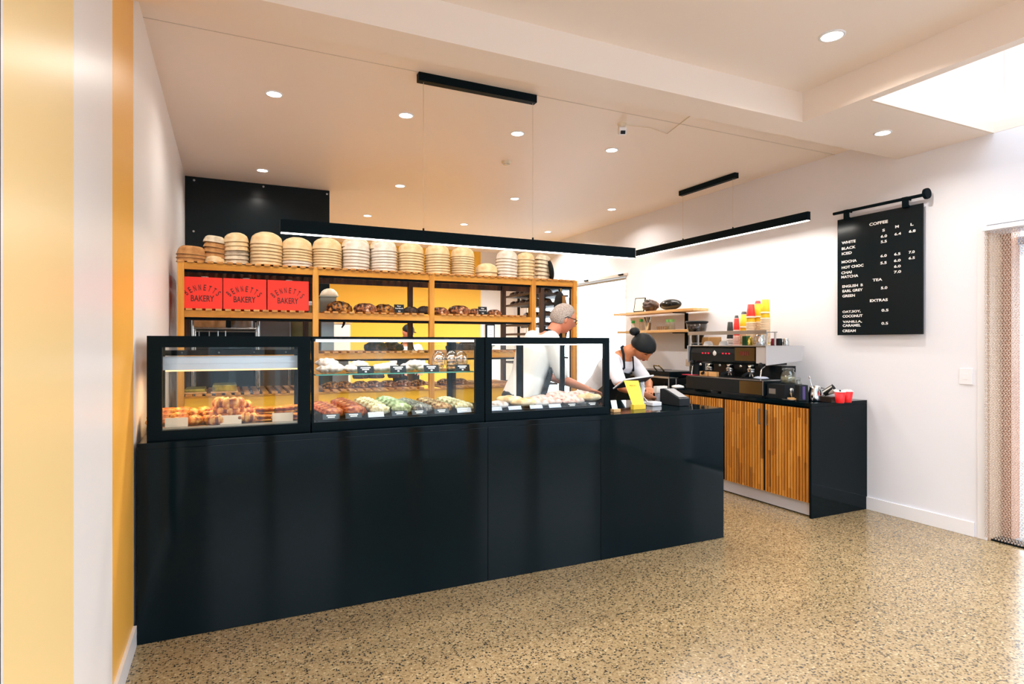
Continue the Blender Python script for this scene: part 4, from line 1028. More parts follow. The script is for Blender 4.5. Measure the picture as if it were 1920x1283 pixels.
# right case
pr_ = {k: roll_obj('bread_roll', 'roll', FM[k], (0.085, 0.042, 0.034), 8, 6+i, 'long rolls in the right display case', 0.08) for i, k in enumerate(('white', 'pale', 'pink'))}
RC = [(930, 'white', 3.42, 0, 0.1, 'white wrapped roll at the left of the right case'), (945, 'white', 3.52, 0.0, 0.2, 'second white wrapped roll in the right case'), (955, 'pale', 3.50, 0.035, -0.5, 'golden long roll lying over the white ones'),
      (980, 'pale', 3.44, 0.012, -0.6, 'golden roll pointing to the glass in the right case'), (990, 'pale', 3.55, 0.0, -0.5, 'golden roll behind the jam tart'), (1005, 'white', 3.44, 0, -0.4, 'floury white roll right of the golden ones'),
      (1015, 'pink', 3.55, 0.02, -0.1, 'pink ham roll, first of the heap'), (1030, 'pink', 3.48, 0.0, -0.3, 'pink ham roll, low in the heap'), (1045, 'pink', 3.58, 0.05, 0.1, 'pink ham roll on top of the heap'),
      (1060, 'pink', 3.50, 0.03, -0.2, 'pink ham roll, centre of the heap'), (1075, 'pink', 3.46, 0.0, 0.1, 'pink ham roll in front, right of centre'), (1085, 'pink', 3.58, 0.045, -0.2, 'pink ham roll, upper right of the heap'),
      (1104, 'pale', 3.52, 0.02, -0.25, 'golden roll at the right end of the right case')]
for (px, k, Y, z, a, lab) in RC:
    place(pr_[k], (atY(px, 780, Y).x, Y, ZB+0.0075+z*0.7), (0, 0, a), lab, (1.0, 0.95, 0.8))
o = G().lathe([(0, 0), (0.03, 0), (0.034, 0.02), (0.026, 0.032), (0, 0.036)], (atY(987, 760, 3.6).x, 3.63, ZB+0.0065), 18).build('jam_tart', FM['rare'], None); tag(o, 'dark red jam tart among the golden rolls', 'tart')
for i, px in enumerate((928, 965, 1005, 1040, 1072, 1110)):
    p = atY(px, 780, 3.345)
    sign_card('price_card', (p.x, 3.335, ZB+0.0065), 0.088, 0.026, [(None, 0.68, 0.6, 0.2), (None, 0.30, 0.45, 0.2)], '%s small price card from the left in the right display case' % ['first', 'second', 'third', 'fourth', 'fifth', 'sixth'][i],
              M('pale_blue_card', '#c4cede', 0.4) if i < 4 else mt['rubber'], mt['text'] if i > 3 else mt['card'], lean=0.6, group='price cards in the right display case')

for i, (pa, pb, h) in enumerate(((344, 388, 0.035), (396, 446, 0.06))):
    a, b = atY(pa, 738, 5.15).x, atY(pb, 738, 5.15).x
    t = thing('baking_tin', ['left', 'right'][i]+' olive yellow tin of flat bread on the fourth shelf, seen through the heated case', 'tin', ((a+b)/2, 5.2, ZS[3]), 0, 'olive tins on the fourth shelf')
    G().box(a, 5.05, ZS[3]+0.001, b, 5.4, ZS[3]+0.012).build('tray_base', mt['pale'], t, bevel=0.002)
    G().box(a+0.01, 5.06, ZS[3]+0.0125, b-0.01, 5.39, ZS[3]+h).build('flat_bread', fmat('olive_bread', '#6e6420', '#94882c', '#b3a548', 20), t, bevel=0.008)
# ================================================================ coffee gear on the bench
BT = BH+0.001
def on_bench(px, x): return atX(px, 740, x).y
# espresso machine
E0, E1 = 3.80, 4.78           # along the bench
t = thing('espresso_machine', 'large three-group espresso machine with steel side panel on the bench', 'espresso machine', (4.42, 4.28, BT))
for (x, y) in ((4.30, E0+0.06), (4.30, E1-0.06), (4.62, E0+0.06), (4.62, E1-0.06)): G().cyl((x, y, BT), (x, y, BT+0.018), 0.018, seg=12).build('foot', mt['rubber'], t)
G().box(4.225, E0, BT+0.018, 4.66, E1, 1.062).build('drip_tray_base', mt['panel'], t, bevel=0.004)
G().box(4.2225, E0+0.004, BT+0.022, 4.2245, E0+0.27, 1.055).build('base_front_plate', mt['dsteel'], t)
G().box(4.219, E0-0.002, BT+0.018, 4.2225, E0+0.004, 1.068).build('base_corner_trim', mt['steel'], t)
g = G(); g.box(4.235, E0+0.01, 1.0625, 4.47, E1-0.01, 1.066)
for k in range(48): g.box(4.24, E0+0.02+k*0.0198, 1.066, 4.465, E0+0.026+k*0.0198, 1.0705)
g.build('drip_grate', mt['steel'], t)
G().box(4.475, E0+0.02, 1.063, 4.655, E1-0.02, 1.19).build('boiler_cover', mt['panel'], t, bevel=0.003)
# upper housing with sloping front
prof = [(4.30, 1.195), (4.66, 1.195), (4.66, 1.365), (4.285, 1.365), (4.27, 1.30), (4.27, 1.22)]
Mx = Matrix(((1, 0, 0), (0, 0, -1), (0, 1, 0)))          # prism along -y, profile in x z
def xz_prism(poly, ya, yb, mm=0):
    g = G(); g.prism([(p[0], p[1]) for p in poly], yb-ya, (0, yb, 0), Mx, mm); return g
xz_prism(prof, E0+0.12, E1).build('front_housing', mt['panel'], t, bevel=0.002)
xz_prism([(4.262, 1.215), (4.30, 1.215), (4.30, 1.362), (4.262, 1.362)], E0+0.01, E0+0.115).build('corner_panel', mt['satin'], t, bevel=0.003)
G().box(4.258, E0+0.125, 1.235, 4.269, E0+0.36, 1.355).build('bronze_name_plate', mt['dsteel'], t)
pts = [(4.25, 1.20), (4.70, 1.235), (4.73, 1.372), (4.25, 1.372)]
xz_prism(pts, E0-0.012, E0-0.001).build('side_panel', mt['satin'], t, bevel=0.003)
xz_prism(pts, E1+0.001, E1+0.012).build('side_panel', mt['satin'], t, bevel=0.003)
G().box(4.25, E0+0.0, 1.366, 4.72, E1, 1.374).build('top_plate', mt['steel'], t, bevel=0.001)
# red readouts and gauge
g = G()
for yy in (E0+0.43, E0+0.47, E0+0.51, E0+0.70, E0+0.74, E0+0.78): g.box(4.2668, yy, 1.292, 4.2695, yy+0.018, 1.304)
g.build('red_readout', M('red_display', '#b01830', 0.4, emit=('#ff2040', 0.8)), t)
g = G()
for k in range(4): g.box(4.2558, E0+0.195+k*0.026, 1.285, 4.2579, E0+0.214+k*0.026, 1.32)
g.build('name_badge_marks', M('maroon_badge', '#6a1a18', 0.4), t)
G().lathe([(0.022, 0), (0.022, 0.004), (0, 0.0045)], (4.269, E0+0.625, 1.298), 20, mat=Matrix.Rotation(-PI/2, 3, 'Y')).build('pressure_gauge', mt['wp'], t)
G().lathe([(0.024, 0), (0.024, 0.003), (0.0225, 0.003), (0.0225, 0)], (4.269, E0+0.625, 1.298), 20, mat=Matrix.Rotation(-PI/2, 3, 'Y')).build('gauge_ring', mt['chrome'], t)
for k, yy in enumerate((E0+0.24, E0+0.50, E0+0.76)):
    gh = G().lathe([(0.0, -0.052), (0.036, -0.052), (0.038, -0.03), (0.032, -0.028), (0.032, 0)], (4.34, yy, 1.196), 22)
    gh = gh.build('group_head', mt['chrome'], t)
    pf = G().lathe([(0, -0.03), (0.030, -0.03), (0.034, -0.01), (0.034, 0)], (4.34, yy, 1.143), 20)
    pf.cyl((4.34, yy-0.012, 1.113), (4.34, yy-0.018, 1.09), 0.006, seg=8); pf.cyl((4.34, yy+0.012, 1.113), (4.34, yy+0.018, 1.09), 0.006, seg=8)
    pf.build('portafilter', mt['chrome'], gh)
    G().tube([(4.31, yy, 1.125), (4.27, yy-0.01, 1.118), (4.205, yy-0.03, 1.098)], [0.009, 0.012, 0.014], 10).build('portafilter_handle', mt['rubber'], gh)
    G().lathe([(0.0, 0), (0.012, 0), (0.012, 0.02), (0, 0.022)], (4.28, yy+0.055, 1.185), 12, mat=Matrix.Rotation(-PI/2, 3, 'Y')).build('button_knob', mt['chrome'], t)
for yy in (E0+0.06, E1-0.05):
    G().tube([(4.31, yy, 1.19), (4.27, yy, 1.17), (4.25, yy-0.005, 1.10), (4.245, yy-0.02, 1.0)], 0.006, 10).build('steam_wand', mt['chrome'], t)
    G().lathe([(0.0, 0), (0.022, 0), (0.024, 0.012), (0.018, 0.022), (0, 0.024)], (4.27, yy, 1.20), 16, mat=Matrix.Rotation(-PI/2, 3, 'Y')).build('steam_knob', mt['rubber'], t)
for (x, y) in ((4.27, E0+0.0), (4.27, E1-0.02), (4.37, E0+0.0), (4.37, E1-0.02)): G().cyl((x, y, 1.375), (x, y, 1.490), 0.008, seg=10).build('rack_post', mt['steel'], t)
G().box(4.252, E0-0.012, 1.4905, 4.385, E1, 1.497).box(4.248, E0-0.012, 1.478, 4.2515, E1, 1.512).build('cup_rail', mt['steel'], t, bevel=0.001)
G().box(4.215, 4.655, 1.071, 4.30, 4.83, 1.077).build('red_cloth', M('red_cloth', '#b2203c', 0.9), None)
tag(bpy.data.objects['red_cloth'], 'folded dark red cloth at the far end of the drip tray', 'cloth')
for i, yy in enumerate((4.37, 4.49)):
    o = G().box(4.235, yy, 1.0725, 4.27, yy+0.105, 1.118).build('wooden_block', mt['pale'], None, bevel=0.003)
    tag(o, ['right', 'left'][i]+' orange timber block standing on the drip tray grate', 'block', 'timber blocks on the drip tray')
def cloth(name, c, w, d, h, mat, lab, seed=0):
    def f(u, p): n = noise.noise(Vector((u.x*2+seed, u.y*2, u.z))); return Vector((p.x*(1+0.3*n), p.y*(1+0.25*n), p.z*(1+0.8*noise.noise(u*3+Vector((seed, 0, 0))))))
    o = G().ell((c[0], c[1], c[2]+h*0.6), (w/2, d/2, h*0.5), 26, 16, fn=f).build(name, mat, None); return tag(o, lab, 'cloth')
cloth('blue_cloth', (4.27, 3.86, 1.075), 0.10, 0.14, 0.022, M('pale_blue_cloth', '#c2cde4', 0.9), 'pale blue cloth crumpled on the near end of the drip tray', 2)

# paper cup stacks on top of the machine
def cup(name, c_body, c_rim, band):
    t = thing(name, 'x', 'cup', O0, 0, 'paper cups stacked upside down on the espresso machine')
    g = G(); h, R, r = 0.105, 0.043, 0.030
    zb = h*band
    Rb = R+(r-R)*band
    g.lathe([(R+0.002, 0), (R+0.003, 0.003), (R+0.001, 0.006), (R, 0.006), (Rb, zb)], O0, 24, 0, caps=False)
    g.build('rim_band', M(name+'_rim', c_rim, 0.55), t, local=True)
    G().lathe([(Rb, zb+0.0003), (r, h), (r-0.003, h), (r-0.003, h-0.004), (0, h-0.004)], O0, 24, 0, caps=False).build('printed_side', M(name+'_side', c_body, 0.5), t, local=True)
    return t
cups = {'yellow': cup('paper_cup', '#f8cb14', '#f2d3ae', 0.13), 'red': cup('paper_cup_red', '#e02418', '#f0c0b4', 0.13), 'black': cup('paper_cup_black', '#10171a', '#c9c2c2', 0.13)}
for k in cups: cups[k].name = 'paper_cup'
CS = [(1369, 604, 'black', 'black', 'black', None), (1381, 595, 'red', 'red', 'red', 'black'), (1395, 588, 'yellow', 'yellow', 'shortest yellow', 'black'), (1408, 571, 'yellow', 'red', 'red topped', None), (1421, 568, 'yellow', 'yellow', 'tall red lipped', 'red'), (1435, 562, 'yellow', 'yellow', 'tallest yellow', None)]
for i, (px, top, body, tp, words, extra) in enumerate(CS):
    X = 4.60 if i % 2 == 0 else 4.52
    y = atX(px, 640, X).y; zt = atX(px, top, X).z-(0.012 if extra else 0); z0 = 1.3745
    sc = {0: 0.8, 1: 0.72}.get(i, 1.0); H2 = 0.13
    zs = [zt-H2]; zs.append(zs[0]-0.055)
    while zs[-1]-0.0155 > z0: zs.append(zs[-1]-0.0155)
    zs[-1] = z0
    for k, z in enumerate(zs):
        kk = tp if k == 0 else body
        lab = ('top %s cup of the %s stack on the espresso machine' % (kk, words)) if k == 0 else 'paper cup nested in the %s stack on the espresso machine' % words
        place(cups[kk], (X, y, z), 0, lab, (sc, sc, H2/0.105))
    if extra: place(cups[extra], (X, y, zt+0.0005), 0, 'small %s cup set on the very top of the %s stack' % (extra, words), (0.68*sc, 0.68*sc, 0.28))
# jugs, bowls, glasses on the machine
def jug(loc, mat, lab, s=1.0, rz=0, grp=None):
    t = thing('milk_jug', lab, 'jug', loc, rz, grp)
    G().lathe([(0, 0), (0.040*s, 0), (0.043*s, 0.006*s), (0.042*s, 0.05*s), (0.034*s, 0.085*s), (0.037*s, 0.10*s), (0.0355*s, 0.10*s), (0.032*s, 0.086*s), (0.040*s, 0.05*s), (0.040*s, 0.008*s), (0, 0.005*s)], O0, 28).build('jug_body', mat, t, local=True)
    G().tube([(0.036*s, 0, 0.09*s), (0.066*s, 0, 0.085*s), (0.07*s, 0, 0.05*s), (0.044*s, 0, 0.025*s)], 0.0045*s, 8).build('handle', mat, t, local=True)
    return t
maroon = M('maroon_enamel', '#7c1c34', 0.3); gold = M('brass_gold', '#c9b052', 0.2, 1.0)
for (px, X, mat, lab, s) in ((1451, 4.62, maroon, 'maroon milk jug on the end of the espresso machine', 0.66), (1461, 4.65, mt['rubber'], 'black milk jug between the maroon and steel jugs', 0.66), (1474, 4.67, mt['chrome'], 'steel milk jug at the wall end of the espresso machine', 0.66),
                             (1405, 4.47, gold, 'brass coloured jug under the cup rail', 0.75), (1426, 4.44, mt['chrome'], 'wide steel jug under the cup rail, right end', 1.0)):
    y = max(atX(px, 645, X).y, E0+0.04); 
    jug((X, y if px < 1445 else atX(px, 645, X).y, 1.3745), mat, lab, s, PI/2)
o = G().box(4.42, atX(1396, 640, 4.42).y-0.02, 1.3745, 4.47, atX(1396, 640, 4.42).y+0.03, 1.465).build('green_carton', M('green_carton', '#1f5a30', 0.5), None, bevel=0.002); tag(o, 'small dark green carton behind the brass jug', 'carton')
for i, (px, X) in enumerate(((1328, 4.36), (1357, 4.36))):
    y = atX(px, 645, X).y
    t = thing('white_cup', ['left', 'right'][i]+' upturned white cup stack on the espresso machine top', 'cup', (X, y, 1.3745), 0, 'white cups on the espresso machine')
    G().lathe([(0.046, 0), (0.047, 0.003), (0.038, 0.032), (0.024, 0.042), (0, 0.043)], (X, y, 1.3745), 24).build('cup_body', mt['wp'], t)
for i, px in enumerate((1326, 1342)):
    X = 4.6; y = atX(px, 640, X).y
    o = G().box(X-0.03, y-0.05, 1.3745, X+0.03, y+0.05, 1.46).build('paper_bag', M('kraft_paper', '#b98d58', 0.8), None, bevel=0.004); tag(o, ['left', 'right'][i]+' brown paper packet on the back of the espresso machine', 'packet', 'brown packets on the espresso machine')

# grinder with hopper
gx, gy = 4.55, 4.98
t = thing('coffee_grinder', 'coffee grinder with a bean-filled hopper at the far end of the machine', 'grinder', (gx, gy, BT))
G().box(gx-0.09, gy-0.10, BT, gx+0.11, gy+0.10, BT+0.03).build('base', mt['rubber'], t, bevel=0.008)
G().lathe([(0.085, 0.031), (0.085, 0.38), (0.07, 0.45), (0.06, 0.475)], (gx+0.01, gy, BT), 24).build('motor_body', mt['panel'], t)
G().obox((gx-0.10, gy, BT+0.27), (0.05, 0.07, 0.08)).build('grind_chute', mt['steel'], t, bevel=0.006)
hz = 1.35
G().lathe([(0.052, 0), (0.055, 0.02), (0.10, 0.14), (0.112, 0.215), (0.110, 0.215), (0.098, 0.142), (0.053, 0.022), (0.05, 0)], (gx, gy, BT+0.48), 32).build('hopper', glass_mat('smoky_plastic', (0.50, 0.50, 0.52, 1), 0.0, 1.5, 0.04), t)
G().lathe([(0, 0.002), (0.05, 0.002), (0.052, 0.022), (0.096, 0.14), (0.100, 0.16), (0, 0.168)], (gx, gy, BT+0.48), 28).build('coffee_beans', M('coffee_beans', '#1d1310', 0.5, mix=('#3b2417', 90, 0.4, 0.6), bump=(90, 0.8)), t)
G().lathe([(0.118, 0.2155), (0.120, 0.224), (0.116, 0.234), (0, 0.238)], (gx, gy, BT+0.48), 32).build('hopper_lid', mt['rubber'], t)

# sandwich presses beyond the machine
for i, (ya, yb) in enumerate(((5.18, 5.56), (5.60, 5.98))):
    t = thing('sandwich_press', ['near', 'far'][i]+' black sandwich press with a steel loop handle on the bench', 'sandwich press', (4.55, (ya+yb)/2, BT), 0, 'sandwich presses')
    G().box(4.36, ya, BT, 4.74, yb, BT+0.09).build('base', mt['rubber'], t, bevel=0.01)
    G().box(4.35, ya, BT+0.098, 4.75, yb, BT+0.165).build('lid', mt['panel'], t, bevel=0.012)
    G().box(4.345, ya+0.01, BT+0.092, 4.352, yb-0.01, BT+0.0975).build('plate_edge', mt['steel'], t)
    m_ = (ya+yb)/2
    G().tube([(4.38, m_-0.06, BT+0.165), (4.34, m_-0.06, BT+0.20), (4.32, m_-0.045, BT+0.225), (4.32, m_+0.045, BT+0.225), (4.34, m_+0.06, BT+0.20), (4.38, m_+0.06, BT+0.165)], 0.008, 10).build('loop_handle', mt['dsteel'], t)
t = thing('serving_tray', 'steel tray with rolled edge on the bench beside the woman', 'tray', (4.30, 5.35, BT))
G().box(4.205, 5.02, BT+0.10, 4.33, 5.52, BT+0.108).box(4.205, 5.02, BT+0.108, 4.212, 5.52, BT+0.12).build('tray_top', mt['steel'], t, bevel=0.002)
g = G()
for yy in (5.04, 5.50): g.cyl((4.22, yy, BT), (4.22, yy, BT+0.10), 0.006, seg=8); g.cyl((4.32, yy, BT), (4.32, yy, BT+0.10), 0.006, seg=8)
g.build('tray_legs', mt['steel'], t)
cloth('white_cloth', (4.24, 4.92, BT), 0.10, 0.16, 0.035, M('white_cloth', '#eef0f4', 0.9), 'white tea towel crumpled on the bench left of the machine', 5)
t = thing('knock_cup', 'short black tamper cup on the bench left of the white tea towel', 'cup', (4.26, 5.12, BT))
G().lathe([(0, 0), (0.026, 0), (0.028, 0.055), (0.030, 0.057), (0.026, 0.058), (0.024, 0.004), (0, 0.003)], (4.26, 5.12, BT), 20).build('cup_body', mt['rubber'], t)

# near end of the bench
kb = thing('knock_box', 'square black knock box at the near end of the espresso machine', 'box', (4.34, 3.70, BT))
G().box(4.25, 3.60, BT, 4.47, 3.785, BT+0.125).build('body', mt['rubber'], kb, bevel=0.004)
G().box(4.2475, 3.69, BT+0.04, 4.2495, 3.76, BT+0.085).build('badge', mt['steel'], kb)
def jar(loc, r, h, lab, fill, tilt=None, lid='glass'):
    t = thing('glass_jar', lab, 'jar', loc, 0)
    if tilt: t.rotation_euler = tilt
    gl = glass_mat('jar_glass', (0.93, 0.96, 0.94, 1), 0.02, 2.2, 0.03) if 'jar' not in mt else mt['jar']; mt['jar'] = gl
    G().lathe([(0, 0), (r*0.95, 0), (r, 0.01), (r, h*0.70), (r*0.72, h*0.80), (r*0.74, h*0.86), (r*0.70, h*0.86), (r*0.69, h*0.79), (r*0.95, h*0.69), (r*0.95, 0.012), (0, 0.01)], O0, 28).build('jar_body', gl, t, local=True)
    G().lathe([(0, 0.0125), (r*0.93, 0.0125), (r*0.93, h*0.42), (0, h*0.45)], O0, 24).build('jar_contents', fill, t, local=True)
    G().lathe([(r*0.70, h*0.862), (r*0.80, h*0.865), (r*0.80, h*0.97), (r*0.5, h), (0, h)], O0, 28).build('lid', gl if lid == 'glass' else mt['wp'], t, local=True)
    return t
jar((4.40, 3.69, BT+0.1265), 0.062, 0.135, 'wide glass jar standing on the black knock box', M('oats_fill', '#b9ac8c', 0.8, mix=('#8d8468', 40, 0.4, 0.6)))
y = on_bench(1493, 4.56)
jar((4.56, y, BT), 0.046, 0.175, 'tall clear glass jar of white sugar by the purple carton', M('sugar_fill', '#f3efea', 0.8))
y = on_bench(1483, 4.33); t = thing('steel_shaker', 'slim steel shaker left of the purple carton', 'shaker', (4.33, y, BT))
G().lathe([(0, 0), (0.016, 0), (0.019, 0.07), (0.021, 0.085), (0.015, 0.095), (0, 0.097)], (4.33, y, BT), 18).build('shaker_body', mt['chrome'], t)
y = on_bench(1503, 4.30)
t = thing('drink_carton', 'black and purple tapered carton on the bench end', 'carton', (4.30, y, BT))
G().lathe([(0.054, 0), (0.056, 0.004), (0.050, 0.13), (0.046, 0.132), (0, 0.132)], (4.30, y, BT), 4, smooth=False, mat=Matrix.Rotation(0.35, 3, 'Z')).build('carton_body', mt['rubber'], t)
a_ = 0.35+PI; 
g = G(); q0 = Vector((4.30+0.0395*math.cos(a_+PI/4), y+0.0395*math.sin(a_+PI/4), BT)); ux = Vector((-math.sin(a_+PI/4), math.cos(a_+PI/4), 0)); nn = Vector((math.cos(a_+PI/4), math.sin(a_+PI/4), 0))
Rp = Matrix((ux, Vector((0, 0, 1)), nn)).transposed()
Rp = Rp @ Matrix.Rotation(-0.02, 3, 'X')
G().obox(q0+nn*(-0.0005)+Vector((0, 0, 0.066)), (0.022, 0.11, 0.002), Rp).build('purple_stripe', M('purple_print', '#4c3a78', 0.4), t)
y = on_bench(1528, 4.38); jug((4.38, y, BT), mt['chrome'], 'tall steel milk jug holding a spoon on the bench end', 1.22, -0.4)
tt = thing('bar_spoon', 'long thin spoon standing in the tall steel milk jug', 'spoon', (4.38, y, BT+0.01))
G().tube([(4.38, y, BT+0.012), (4.385, y+0.025, BT+0.10), (4.375, y+0.045, BT+0.185)], 0.0022, 8).build('stem', mt['chrome'], tt)
G().ell((4.376, y+0.048, BT+0.192), (0.004, 0.007, 0.013), 12, 8).build('spoon_bowl', mt['chrome'], tt)
y = on_bench(1552, 4.42)
o = G().box(4.37, y-0.07, BT, 4.50, y+0.05, BT+0.045).build('dark_box', M('dark_brown_lacquer', '#241a17', 0.3), None, bevel=0.004); tag(o, 'low dark brown box between the steel jug and red cups', 'box')
t = thing('striped_cup', 'paper cup with black and white stripes lying on the low dark box', 'cup', (4.43, y, BT+0.0455))
Rc = Matrix.Rotation(math.radians(20), 3, 'Z') @ Matrix.Rotation(math.radians(62), 3, 'X')
sm = bpy.data.materials.new('black_white_stripes'); sm.use_nodes = True; nt = sm.node_tree
tc = nt.nodes.new('ShaderNodeTexCoord'); wv = nt.nodes.new('ShaderNodeTexWave'); wv.inputs['Scale'].default_value = 14; wv.bands_direction = 'DIAGONAL'
nt.links.new(tc.outputs['Object'], wv.inputs[0]); nt.links.new(ramp(nt, wv.outputs[0], [(0, lin('#15181a')), (0.55, lin('#e9e6e0'))], 'CONSTANT'), nt.nodes['Principled BSDF'].inputs[0])
G().lathe([(0.026, -0.04), (0.038, 0.045), (0.041, 0.047), (0.036, 0.048), (0.024, -0.036), (0, -0.037)], (4.43, y, BT+0.087), 26, mat=Rc).build('cup_body', sm, t)
for i, (px, X) in enumerate(((1575, 4.40), (1589, 4.50))):
    y = on_bench(px, X)
    t = thing('red_cup', ['front', 'rear'][i]+' red paper cup filled with sachets on the bench end', 'cup', (X, y, BT), 0, 'red cups on the bench end')
    G().lathe([(0, 0.001), (0.028, 0.001), (0.030, 0.003), (0.040, 0.088), (0.038, 0.088), (0.028, 0.006), (0, 0.005)], (X, y, BT), 26).build('cup_body', M('red_cup_paper', '#ec1c24', 0.45), t)
    G().lathe([(0.0395, 0.0885), (0.042, 0.0885), (0.042, 0.094), (0.0395, 0.094)], (X, y, BT), 26).build('rim', mt['wp'], t)
    for k in range(6):
        a = k*1.05; G().obox((X+0.018*math.cos(a), y+0.018*math.sin(a), BT+0.062), (0.022, 0.004, 0.085), Matrix.Rotation(a, 3, 'Z') @ Matrix.Rotation(0.2, 3, 'X')).build('sachet', [mt['wp'], mt['rubber'], mt['card']][k % 3] if i == 0 else mt['card'], t)
y = on_bench(1448, 4.24)
t = thing('side_plate', 'flat steel side plate at the bench edge before the knock box', 'plate', (4.22, 3.56, BT))
G().lathe([(0, 0), (0.035, 0), (0.048, 0.007), (0.046, 0.008), (0.034, 0.002), (0, 0.002)], (4.235, 3.545, BT), 28, sx=0.9, sy=1.3).build('plate_body', mt['steel'], t)
o = G().box(4.265, 3.50, BT, 4.33, 3.585, BT+0.018).build('wooden_coaster', mt['pale'], None, bevel=0.003); tag(o, 'small pale timber block beside the knock box', 'block')

# ================================================================ wall shelves above the bench
WT = XR-0.24; SZ1, SZ2 = 1.786, 1.552
YU, YLo, YE = atX(1300, 580, WT).y, atX(1292, 617, WT).y, atX(1178, 588, XR).y
for i, (z, ya, yb, lab) in enumerate(((SZ1, YU, YE, 'upper pale timber wall shelf right of the rear window'), (SZ2, YLo, YE-0.08, 'lower pale timber wall shelf with glasses'))):
    t = thing('wall_shelf', lab, 'shelf', (4.74, 5.9, z-0.03))
    G().box(WT, ya, z-0.03, XR-0.021, yb, z).build('board', mt['pale'], t, bevel=0.002)
yk = atX(1287, 600, XR-0.01).y
t = thing('shelf_bracket', 'black steel upright carrying the right ends of both wall shelves', 'bracket', (XR-0.02, yk, 1.33))
G().box(XR-0.020, yk-0.02, 1.33, XR-0.0005, yk+0.02, 1.75).box(WT+0.03, yk-0.01, SZ1-0.042, XR-0.021, yk+0.01, SZ1-0.031).box(WT+0.03, yk-0.01, SZ2-0.042, XR-0.021, yk+0.01, SZ2-0.031).build('upright', mt['black'], t)
y = atX(1197, 565, 4.70).y
t = thing('framed_certificate', 'black framed certificate leaning on the upper wall shelf', 'frame', (4.70, y, SZ1), 0)
Rf = Matrix.Rotation(math.radians(-68), 3, 'Z') @ Matrix.Rotation(math.radians(-14), 3, 'X')
cc = Vector((4.72, y, SZ1+0.095))
G().obox(cc, (0.15, 0.014, 0.185), Rf).build('frame', mt['black'], t, bevel=0.002)
G().obox(cc+Rf @ Vector((0, -0.0078, 0)), (0.128, 0.001, 0.163), Rf).build('sheet', M('yellowish_certificate', '#f1e7cf', 0.5), t)
y = atX(1257, 568, 4.74).y
t = thing('black_speaker', 'glossy black rounded portable speaker on the upper wall shelf', 'speaker', (4.74, y, SZ1))
G().ell((4.74, y, SZ1+0.068), (0.07, 0.18, 0.066), 32, 20, fn=lambda u, p: Vector((p.x, p.y, p.z))).build('shell', M('gloss_black_plastic', (0.006, 0.008, 0.009, 1), 0.12, spec=0.4), t)
y = atX(1220, 568, 4.72).y
t = thing('leather_bag', 'brown leather bag slumped beside the black speaker on the shelf', 'bag', (4.72, y, SZ1))
def fbag(u, p): return p*(1+0.28*noise.noise(u*2.6))
G().ell((4.72, y, SZ1+0.068), (0.08, 0.12, 0.074), 30, 20, fn=fbag).build('bag_body', M('brown_leather', '#3a241a', 0.5, mix=('#7a5238', 9, 0.45, 0.65)), t)
G().tube([(4.68, y-0.06, SZ1+0.11), (4.66, y, SZ1+0.145), (4.68, y+0.06, SZ1+0.11)], 0.006, 8).build('bag_handle', M('dark_leather', '#231a16', 0.5), t)
# bottom shelf: green capped bottles, utensil bucket, glasses
for i, (px, h) in enumerate(((1187, 0.10), (1202, 0.115))):
    y = atX(px, 610, 4.72).y
    t = thing('sauce_bottle', ['left', 'right'][i]+' clear bottle with a green cap on the lower wall shelf', 'bottle', (4.72, y, SZ2), 0, 'green capped bottles')
    G().lathe([(0, 0.001), (0.026, 0.001), (0.028, 0.004), (0.028, h*0.75), (0.022, h)], (4.72, y, SZ2), 22).build('bottle_body', glass_mat('pale_bottle', (0.93, 0.9, 0.84, 1), 0.05, 2, 0.05), t)
    G().lathe([(0.024, h), (0.025, h+0.03), (0.02, h+0.034), (0, h+0.034)], (4.72, y, SZ2), 22).build('cap', M('green_cap', '#2fae3f', 0.4), t)
y = atX(1215, 610, 4.68).y
t = thing('steel_bucket', 'small steel bucket packed with cutlery on the lower wall shelf', 'bucket', (4.68, y, SZ2))
G().lathe([(0, 0.001), (0.032, 0.001), (0.042, 0.095), (0.044, 0.097), (0.040, 0.097), (0.031, 0.005), (0, 0.004)], (4.68, y, SZ2), 24).build('bucket_body', mt['steel'], t)
for k in range(7):
    a = k*0.9; r_ = 0.022
    tk = thing('cutlery', 'piece of cutlery standing in the small steel bucket', 'cutlery', (4.68+r_*math.cos(a), y+r_*math.sin(a), SZ2+0.02), 0, 'cutlery in the steel bucket')
    x_, y_ = 4.68+r_*math.cos(a), y+r_*math.sin(a)
    G().tube([(4.68+r_*0.3*math.cos(a), y+r_*0.3*math.sin(a), SZ2+0.012), (x_, y_, SZ2+0.10), (x_+0.02*math.cos(a), y_+0.02*math.sin(a), SZ2+0.165)], [0.002, 0.003, 0.007], 8).build('stem', mt['rubber'] if k % 2 else mt['chrome'], tk)
for k in range(5):
    y = atX(1234+k*4.2, 615, 4.70).y
    t = thing('shot_glass', ['first', 'second', 'third', 'fourth', 'fifth'][k]+' small shot glass from the left on the lower wall shelf', 'glass', (4.70, y, SZ2), 0, 'shot glasses')
    G().lathe([(0, 0.001), (0.015, 0.001), (0.019, 0.045), (0.0175, 0.045), (0.0135, 0.006), (0, 0.005)], (4.70, y, SZ2), 18).build('tumbler', glass_mat('warm_glass', (0.97, 0.92, 0.85, 1), 0.0, 2, 0.04) if 'warmg' not in mt else mt['warmg'], t)
